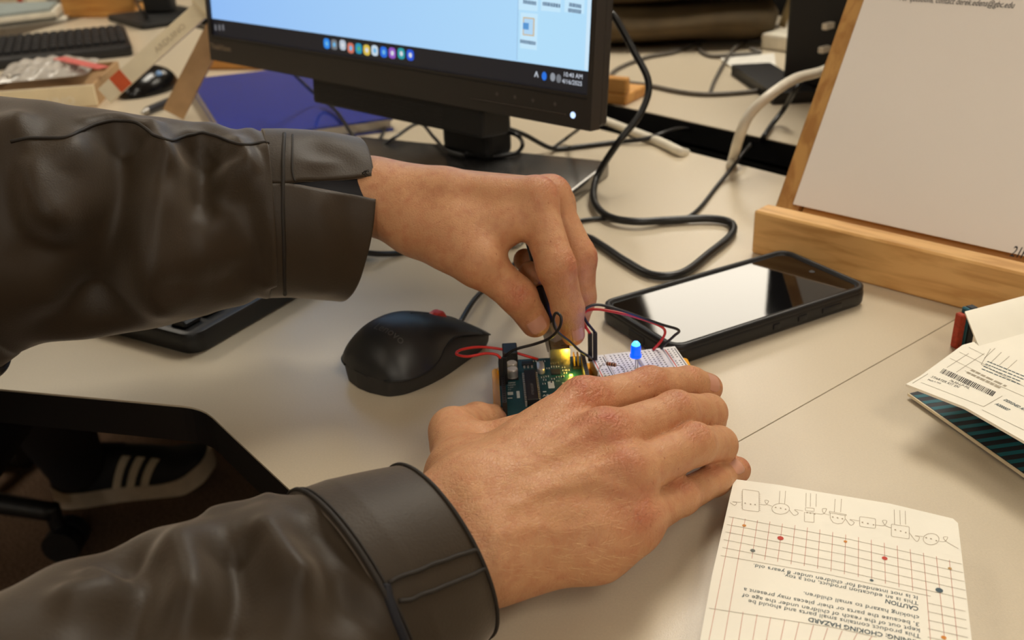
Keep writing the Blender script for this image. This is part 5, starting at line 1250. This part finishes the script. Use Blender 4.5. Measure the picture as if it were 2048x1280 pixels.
# fine pale hairs on the back of the lower hand and wrist
rg_ = np.random.RandomState(5); qv = pr(VR); vis_ = (NR*(CP-VR)).sum(1) > .15; sel = np.where(vis_ & (qv[:, 0] > 880) & (qv[:, 0] < 1260) & (qv[:, 1] > 880) & (qv[:, 1] < 1160))[0]
hr = MB(); hd_ = unit(QR['mr']-QR['wr'])
for i in rg_.choice(sel, 330, replace=False):
    p, n_ = VR[i], NR[i]; t_ = hd_+acrR*rg_.uniform(-.9, .2)+n_*rg_.uniform(.1, .35); t_ = unit(t_); l_ = rg_.uniform(.003, .0065)
    hr.add(*tube([p, p+t_*l_*.5+n_*.0004, p+t_*l_], [.00005, .00004, .00002], 3, 1))
tag(hr.build('hand_hair', mat('pale_hair', (236, 200, 150), .5), body), kind='stuff')

# ---- jacket
def jacket_material():
    M = mat('jacket_brown', (54, 43, 30), .54, var=.12, scale=14, bump=.12, bscale=900, spec=.35)
    M.node_tree.nodes['Principled BSDF'].inputs['Sheen Weight'].default_value = .35
    M.node_tree.nodes['Principled BSDF'].inputs['Sheen Tint'].default_value = (1, .86, .72, 1); M.node_tree.nodes['Principled BSDF'].inputs['Sheen Roughness'].default_value = .4
    return M
M_jkt = jacket_material(); M_stitch = mat('jacket_stitch', (34, 27, 20), .7); M_lining = mat('navy_lining', (12, 13, 24), .7)
def sleeve(stations, nu=150, nv=110, thick=.0016):
    """stations: (centre, axis_a, axis_b, ra, rb); returns a function-like grid of points"""
    st_ = np.linspace(0, 1, len(stations)); C_ = smooth_path([s[0] for s in stations], 20); m_ = len(C_)
    tt = np.linspace(0, 1, m_); ra = np.interp(tt, st_, [s[1] for s in stations]); rb = np.interp(tt, st_, [s[2] for s in stations])
    from_i = np.linspace(0, m_-1, nu); Cc = np.array([[np.interp(i, range(m_), C_[:, k]) for k in range(3)] for i in from_i]); A = np.interp(from_i, range(m_), ra); B = np.interp(from_i, range(m_), rb)
    T = np.gradient(Cc, axis=0); T /= np.linalg.norm(T, axis=1)[:, None]
    return Cc, T, A, B
def loft(Cc, T, A, B, up, nv, a0=0.0, a1=2*math.pi, closed=True):
    an = np.linspace(a0, a1, nv, endpoint=not closed); P = np.zeros((len(Cc), nv, 3))
    for i in range(len(Cc)):
        u = unit(up-T[i]*(up@T[i])); w_ = np.cross(T[i], u); P[i] = Cc[i]+np.outer(np.cos(an), u)*A[i]+np.outer(np.sin(an), w_)*B[i]
    return P
def grid_normals(P, closed=True):
    du = np.gradient(P, axis=0); dv = (np.roll(P, -1, 1)-np.roll(P, 1, 1)) if closed else np.gradient(P, axis=1)
    n = np.cross(dv, du); n /= np.linalg.norm(n, axis=2)[:, :, None]+1e-12; c = P.mean(1, keepdims=True); s = np.sign(((P-c)*n).sum(2)); return n*s[:, :, None]
def fold(P, N, line_px, A, wd, depth_ok=True):
    """raise (A>0) or sink (A<0) cloth along a line given by points on its visible side"""
    px = pr(P); vis = (N*(CP-P)).sum(2) > 0; L = []
    for q in line_px:
        dd = np.where(vis, np.hypot(px[..., 0]-q[0], px[..., 1]-q[1]), 1e9); L.append(P[np.unravel_index(dd.argmin(), dd.shape)])
    L = smooth_path(np.array(L), 10) if len(L) > 1 else np.array(L)
    D = np.full(P.shape[:2], 1e9)
    for q in L: D = np.minimum(D, np.linalg.norm(P-q, axis=2))
    return P+N*(A*np.exp(-(D/wd)**2))[:, :, None]
def grid_mesh(P, thick, closed=True):
    nu, nv = P.shape[:2]; N = grid_normals(P, closed); V = np.concatenate([P.reshape(-1, 3), (P-N*thick).reshape(-1, 3)]); f = []; k = nu*nv; w_ = nv if closed else nv-1
    for i in range(nu-1):
        for j in range(w_):
            a, b = i*nv+j, i*nv+(j+1) % nv; f.append((a, b, b+nv, a+nv)); f.append((a+k, a+nv+k, b+nv+k, b+k))
    for i in (0, nu-1):
        for j in range(w_): a, b = i*nv+j, i*nv+(j+1) % nv; f.append((a, b, b+k, a+k))
    if not closed:
        for i in range(nu-1):
            for j in (0, nv-1): a = i*nv+j; f.append((a, a+nv, a+nv+k, a+k))
    return V, f
def seam_on(P, N, line_px, r, name, parent, off=.0003, m_=None):
    px = pr(P); vis = (N*(CP-P)).sum(2) > 0; L = []
    ln = smooth_path([(x, y, 0) for x, y in line_px], 8)
    for q in ln:
        dd = np.where(vis, np.hypot(px[..., 0]-q[0], px[..., 1]-q[1]), 1e9); w_ = np.argsort(dd, axis=None)[:4]; ii = np.unravel_index(w_, dd.shape); wt = 1/(dd[ii]+.5); L.append(((P[ii]+N[ii]*off)*wt[:, None]).sum(0)/wt.sum())
    L = np.array(L)
    for _ in range(3): L[1:-1] = .25*L[:-2]+.5*L[1:-1]+.25*L[2:]
    return MB().add(*tube(L, r, 6, 1)).build(name, m_ or M_stitch, parent, True)

# upper sleeve: image-upright stations, then on to the shoulder
def stn(xt, yt, xb, yb, dep, k=.9): c = ad((xt+xb)/2, (yt+yb)/2, dep); r = math.hypot(xt-xb, yt-yb)/2*dep/F; return (c, r, r*k)
SU = [(shL, .085, .085), (mix(shL, elbL, .55), .086, .086), stn(-330, 150, -250, 820, .545), stn(-150, 175, -110, 770, .550), stn(0, 192, 0, 706, .555), stn(150, 214, 150, 682, .562), stn(300, 232, 300, 655, .572), stn(410, 246, 410, 625, .582), stn(490, 258, 490, 602, .588), stn(536, 264, 536, 592, .592)]
Cc, T, A, B = sleeve(SU, 170)
P = loft(Cc, T, A, B, CR[1], 130); N = grid_normals(P)
for ln, a, wd in (([(246, 272), (246, 330), (236, 400), (222, 500), (205, 620)], -.013, .015), ([(296, 268), (318, 290), (334, 312)], .006, .009), ([(400, 300), (380, 400), (360, 560)], -.007, .016), ([(310, 420), (310, 480), (300, 560)], .005, .018), ([(400, 285), (420, 330), (420, 400)], -.008, .011), ([(470, 300), (490, 330), (450, 355)], .005, .009), ([(150, 300), (90, 340), (110, 420), (90, 440)], .004, .012), ([(30, 250), (44, 330), (76, 410), (118, 442)], .0055, .010), ([(20, 300), (10, 420), (60, 480)], -.005, .014), ([(360, 520), (300, 560), (330, 600)], .005, .016), ([(120, 520), (160, 600), (120, 660)], -.008, .018), ([(480, 420), (500, 520), (470, 570)], -.005, .012), ([(540, 300), (545, 420), (545, 560)], .003, .006), ([(180, 250), (220, 243), (260, 250), (330, 285), (380, 275), (430, 285)], .002, .005)):
    P = fold(P, N, ln, a*1.35, wd)
rngn = np.random.RandomState(2)
uu, vv = np.meshgrid(np.linspace(0, 1, P.shape[0]), np.linspace(0, 2*np.pi, P.shape[1], endpoint=False), indexing='ij')
P = P+N*(.0007*np.sin(40*uu+2*np.sin(3*vv))*np.sin(2*vv+9*uu)+.0004*np.sin(5*vv-60*uu))[:, :, None]
N = grid_normals(P)
v, f = grid_mesh(P, .0016); jsl = MB().add(v, f).build('jacket_sleeve', M_jkt, person, True, label='left jacket sleeve, far arm')
seam_on(P, N, [(22, 283), (60, 276), (130, 276), (160, 262), (200, 246), (240, 242), (280, 250), (310, 272), (340, 283), (370, 272), (410, 268), (440, 276), (480, 290), (510, 288), (560, 280)], .0010, 'seam', jsl)
# cuff: a strap wrapped round the wrist with a frayed wedge gap on the near side
CU = [stn(530, 263, 530, 593, .592), stn(585, 263, 585, 592, .597), stn(645, 268, 641, 596, .603), stn(700, 277, 688, 600, .611)]
Cc, T, A, B = sleeve(CU, 40)
# angle of the gap as seen: find the angle whose surface point shows at the slit
full = loft(Cc, T, A*1.02, B*1.02, CR[1], 720); Nf = grid_normals(full); pxf = pr(full); visf = (Nf*(CP-full)).sum(2) > 0
def ang_at(px, py):
    dd = np.where(visf, np.hypot(pxf[..., 0]-px, pxf[..., 1]-py), 1e9); return np.unravel_index(dd.argmin(), dd.shape)[1]/720*2*np.pi
aS, aT, aB = ang_at(600, 366), ang_at(722, 349), ang_at(716, 394)
sgn = 1 if (aB-aT+np.pi) % (2*np.pi)-np.pi > 0 else -1
def wrap(x): return (x+np.pi) % (2*np.pi)-np.pi
Pc = np.zeros((40, 140, 3)); s_k = np.clip((np.linspace(566, 735, 40)-600)/120, 0, 1)
for i in range(40):
    top_a = aS+wrap(aT-aS)*s_k[i]; bot_a = aS+wrap(aB-aS)*s_k[i]+ (sgn*.10*math.sin(math.pi*s_k[i])*0)
    span = (2*np.pi-abs(wrap(bot_a-top_a))); an = bot_a+sgn*np.linspace(.004, span-.004, 140)
    u = unit(CR[1]-T[i]*(CR[1]@T[i])); w_ = np.cross(T[i], u)
    fl = 1.02+.03*s_k[i]*np.exp(-np.linspace(0, 6, 140))
    Pc[i] = Cc[i]+(np.outer(np.cos(an)*fl, u)*A[i]+np.outer(np.sin(an)*fl, w_)*B[i])
Nc = grid_normals(Pc, False)
for ln, a, wd in (([(640, 300), (690, 320), (640, 345)], -.003, .010), ([(640, 420), (660, 500), (640, 570)], .003, .012), ([(690, 420), (700, 520)], -.003, .012)): Pc = fold(Pc, Nc, ln, a, wd)
v, f = grid_mesh(Pc, .0022, False); cuff = MB().add(v, f).build('cuff', M_jkt, jsl, True)
seam_on(Pc, Nc, [(568, 268), (566, 340), (566, 420), (568, 500), (570, 588)], .0011, 'seam', jsl)
seam_on(Pc, Nc, [(585, 270), (584, 340), (590, 362)], .0006, 'seam', jsl)
Pl = loft(Cc, T, A*.93, B*.93, CR[1], 60); v, f = grid_mesh(Pl[4:-3], .001); MB().add(v, f).build('lining', M_lining, jsl, True)
frm = MB()
for k in range(9):
    p = ad(726+random.uniform(-3, 3), 346+random.uniform(-4, 4), .552); q_ = ad(726+random.uniform(4, 16), 346+random.uniform(-8, 12), .552); frm.add(*tube([p, mix(p, q_, .5)+[0, 0, .0006], q_], .00022, 5, 3))
frm.build('frayed_threads', M_stitch, cuff, True)

# lower sleeve
cR = wr+fa*.030
armd = unit(wr-elbowR)
e2 = elbowR
ax_s = lambda t: wr+fa*t
SLs = [(shR, .085, .085), (mix(shR, ax_s(.235), .5), .080, .080), (ax_s(.225), .072, .072), (ax_s(.19), .070, .068), (ax_s(.15), .066, .064), (ax_s(.115), .0615, .059), (ax_s(.085), .0550, .053), (ax_s(.064), .0490, .048)]
Cc, T, A, B = sleeve(SLs, 170)
P = loft(Cc, T, A, B, CR[1], 130); N = grid_normals(P)
for ln, a, wd in (([(470, 1090), (480, 1150), (470, 1240)], -.009, .012), ([(250, 1105), (290, 1150), (265, 1260)], -.008, .012), ([(520, 1080), (570, 1130), (600, 1150)], .005, .008), ([(350, 1120), (380, 1180)], .005, .012), ([(200, 1170), (230, 1190), (150, 1200)], .004, .008), ([(420, 1010), (480, 1005), (530, 995)], .0015, .004), ([(640, 1060), (680, 1130), (690, 1220)], -.004, .010)):
    P = fold(P, N, ln, a*1.45, wd)
uu, vv = np.meshgrid(np.linspace(0, 1, P.shape[0]), np.linspace(0, 2*np.pi, P.shape[1], endpoint=False), indexing='ij')
P = P+N*(.0007*np.sin(44*uu+2*np.sin(3*vv))*np.sin(2*vv+9*uu)+.0004*np.sin(5*vv-50*uu))[:, :, None]
on_desk = ((P-tf1)@np.array([-ef[1], ef[0], 0])) > -.002
P[..., 2] = np.where(on_desk, np.maximum(P[..., 2], .0035), P[..., 2]); N = grid_normals(P)
v, f = grid_mesh(P, .0016); jsr = MB().add(v, f).build('jacket_sleeve', M_jkt, person, True, label='right jacket sleeve, near arm')
CUs = [(ax_s(.066), .0505, .049), (ax_s(.052), .0485, .047), (ax_s(.036), .044, .043), (ax_s(.023), .0400, .0390)]
Cc, T, A, B = sleeve(CUs, 44)
P = loft(Cc, T, A, B, CR[1], 130); P[..., 2] = np.maximum(P[..., 2], .0035); N = grid_normals(P)
v, f = grid_mesh(P, .0024); cufR = MB().add(v, f).build('cuff', M_jkt, jsr, True)
for i, r in ((1, .0011), (3, .0005), (-1, .0009)):
    ring_ = P[i]+N[i]*.0003; MB().add(*tube(np.vstack([ring_, ring_[:1]]), r, 6, 1)).build('seam', M_stitch, jsr, True)
seam_on(P, N, [(776, 1166), (850, 1135), (920, 1110), (980, 1090)], .0009, 'seam', cufR)
seam_on(P, N, [(800, 1205), (850, 1188), (920, 1160), (984, 1130)], .0009, 'seam', cufR)
seam_on(P, N, [(772, 1168), (778, 1200), (790, 1240), (800, 1285)], .0018, 'cuff_slit', cufR, .0, M_lining)
# jacket body outside the frame
def torso():
    V = []; f = []; n = 48; prof = [(-.28, .17, .15), (-.15, .18, .15), (0, .185, .15), (.12, .195, .15), (.22, .205, .14), (.29, .20, .125), (.335, .16, .10), (.365, .10, .08), (.385, .075, .07)]
    zz_ = np.linspace(0, len(prof)-1, 40); pr_ = np.array(prof)
    for t in zz_:
        z, rx, ry = [np.interp(t, range(len(prof)), pr_[:, k]) for k in range(3)]
        for j in range(n):
            a = 2*math.pi*j/n; wv = 1+.02*math.sin(5*a+9*z)+.015*math.sin(11*a-20*z); V.append((-.66+ry*math.cos(a)*wv, .36+rx*math.sin(a)*wv, z))
    k = len(zz_); f = [(i*n+j, i*n+(j+1) % n, (i+1)*n+(j+1) % n, (i+1)*n+j) for i in range(k-1) for j in range(n)]; return V, f
MB().add(*torso()).build('jacket_body', M_jkt, person, True)
# trousers and sneakers under the desk
M_denim = mat('navy_denim', (16, 18, 30), .85, var=.2, scale=400, bump=.3, bscale=1500)
heel, toe = at(112, 985, FLZ+.02), at(432, 925, FLZ+.03)
def fl(p): return np.array([p[0], p[1], FLZ])
sd_ = unit((toe-heel)*[1, 1, 0]); SLn = np.linalg.norm((toe-heel)[:2])
MS = frame(fl(heel), sd_)
def sneaker(M, parent, ln):
    s = ln
    def outline(t): return np.interp(t, [0, .06, .2, .4, .6, .8, .93, 1], [.018, .030, .035, .034, .040, .046, .034, .008])
    def part(z0f, z1f, inset, name, m_, n=36):
        V = []; f = []; k = 2*(n+1)
        for lay in range(2):
            for sgn_ in (1, -1):
                rng = range(n+1) if sgn_ > 0 else range(n, -1, -1)
                for i in rng: t = i/n; V.append((t*s, sgn_*outline(t)*inset, (z0f, z1f)[lay](t)))
        f = [(i, (i+1) % k, k+(i+1) % k, k+i) for i in range(k)]+[tuple(range(k))[::-1]]
        for i in range(n): f.append((k+i, k+i+1, k+k-2-i, k+k-1-i))
        return MB().add(xf(M, V), f).build(name, m_, parent, auto=50)
    bot = lambda t: .001+.028*max(0, (t-.72)/.28)**2
    topz = lambda t: .030+.003*math.cos(t*3)+.045*max(0, (t-.62)/.38)**2+(.010*max(0, .1-t)/.1)
    sole = part(bot, topz, 1.05, 'sole', mat('sole_white', (196, 180, 158), .6))
    # upper: domed loft
    V = []; f = []; n, na = 40, 20
    hz = lambda t: np.interp(t, [0, .05, .15, .3, .45, .6, .75, .9, 1], [.075, .098, .105, .100, .098, .086, .070, .070, .062])
    for i in range(n+1):
        t = i/n; w_ = outline(t)*1.0; zb = topz(t)-.004
        for j in range(na+1):
            a = math.pi*j/na; V.append((t*s, w_*math.cos(a), zb+(hz(t)-zb)*math.sin(a)**.8))
    for i in range(n):
        for j in range(na): a = i*(na+1)+j; f.append((a, a+1, a+na+2, a+na+1))
    f += [tuple(range(na+1)), tuple(n*(na+1)+j for j in range(na+1))[::-1]]
    upm = MB().add(xf(M, V), f).build('upper', mat('shoe_black', (12, 12, 17), .7, bump=.3, bscale=1200), parent, True)
    return sole, upm, outline, topz, hz
snk = MB().add(*box((.05, -.025, .06), (.12, .025, .085), .01, 3, M=MS)).build('sneaker', M_denim, person)
sole, upm, outline, topz, hz = sneaker(MS, snk, SLn)
M_str = mat('stripe_white', (206, 192, 168), .6)
for k in range(3):
    V = []; f = []
    for i in range(9):
        a = math.radians(-4+i*7.5); t0 = .36+.085*k+.013*i
        for t in (t0, t0+.048):
            w_ = outline(t); zb = topz(t)-.004; V.append((t*SLn, -(w_*math.cos(a)+.0012), zb+(hz(t)-zb)*max(0, math.sin(a))**.8+.0008))
    f = [(2*i, 2*i+1, 2*i+3, 2*i+2) for i in range(8)]
    MB().add(xf(MS, V), f).build('stripe', M_str, snk, True)
MB().add(*tube([xf(MS, [p])[0] for p in ((.25*SLn, .01, .10), (.36*SLn, 0, .104), (.48*SLn, 0, .097))], .004, 8)).build('lace', mat('lace_dark', (40, 40, 46), .8), snk, True)
kneeR = np.array([-.30, .55, -.13])+np.array([-.25, .45, -.04]); hipR = np.array([-.62, .28, -.25])
ank = xf(MS, [(.045, 0, .10)])[0]
MB().add(*tube([ank+[0, 0, -.03], mix(ank, kneeR, .35)+[-.01, 0, 0], kneeR, mix(kneeR, hipR, .5), hipR], [.050, .058, .072, .085, .095], 20, 8)).build('trouser_leg', M_denim, person, True)
h2_ = at(-40, 905, FLZ+.02); MS2 = frame(fl(h2_)-sd_*.20, sd_)
snk2 = MB().add(*box((.05, -.025, .06), (.12, .025, .085), .01, 3, M=MS2)).build('sneaker', M_denim, person); sneaker(MS2, snk2, SLn)
ank2 = xf(MS2, [(.045, 0, .10)])[0]; kn2 = np.array([-.62, 1.05, -.17]); hip2 = np.array([-.66, .48, -.25])
MB().add(*tube([ank2+[0, 0, -.03], mix(ank2, kn2, .35), kn2, mix(kn2, hip2, .5), hip2], [.052, .06, .074, .085, .095], 20, 8)).build('trouser_leg', M_denim, person, True)

# ------------------------------------------------------------------ office chair base and caster
cc_ = at(150, 1062, FLZ+.03); ch = thing('office_chair', 'black office chair leg with caster on the carpet by the shoe', 'chair', (cc_[0]-.30, cc_[1]-.02, FLZ))
hub = np.array([cc_[0]-.30, cc_[1]-.02, FLZ+.12])
M_chair = mat('chair_black', (22, 21, 22), .5)
MB().add(*cyl(hub+[0, 0, -.03], hub+[0, 0, .05], .045, .035, 22)).build('hub', M_chair, ch, auto=40)
MB().add(*cyl(hub+[0, 0, .05], hub+[0, 0, .30], .025, n=18)).build('gas_column', M_chair, ch, auto=40)
for k in range(5):
    a = 2*math.pi*k/5; dr = np.array([math.cos(a), math.sin(a), 0]); tip_ = hub+dr*.285+[0, 0, -.035]
    MB().add(*tube([hub+dr*.03, hub+dr*.16+[0, 0, -.005], tip_], [.022, .019, .016], 12)).build('leg', M_chair, ch, True)
    Mc = frame(tip_*[1, 1, 0]+[0, 0, FLZ+.03], dr)
    wh = MB()
    for s_ in (-.016, .016):
        wh.add(*cyl(xf(Mc, [(.008, s_-.010, 0)])[0], xf(Mc, [(.008, s_+.010, 0)])[0], .030, n=24))
    wh.build('caster', M_chair, ch, auto=40)
    MB().add(*tube([tip_+[0, 0, .012], tip_+[0, 0, -.02], xf(Mc, [(.002, 0, .02)])[0]], .013, 12)).build('caster_stem', M_chair, ch, True)
sp = hub+np.array([-.02, 0, .30])
MB().add(*slab((-.24, -.24, 0), (.24, .24, .07), .06, .02, M=np.array(Matrix.Translation(Vector(sp))))).build('seat', mat('chair_fabric', (24, 23, 24), .9), ch, auto=50)
MB().add(*box((-.30, -.21, .16), (-.24, .21, .62), .03, 4, M=np.array(Matrix.Translation(Vector(sp))))).build('backrest', mat('chair_fabric', (24, 23, 24), .9), ch, auto=50)
MB().add(*box((-.29, -.03, -.01), (-.25, .03, .18), .01, 2, M=np.array(Matrix.Translation(Vector(sp))))).build('back_bracket', M_chair, ch, auto=50)
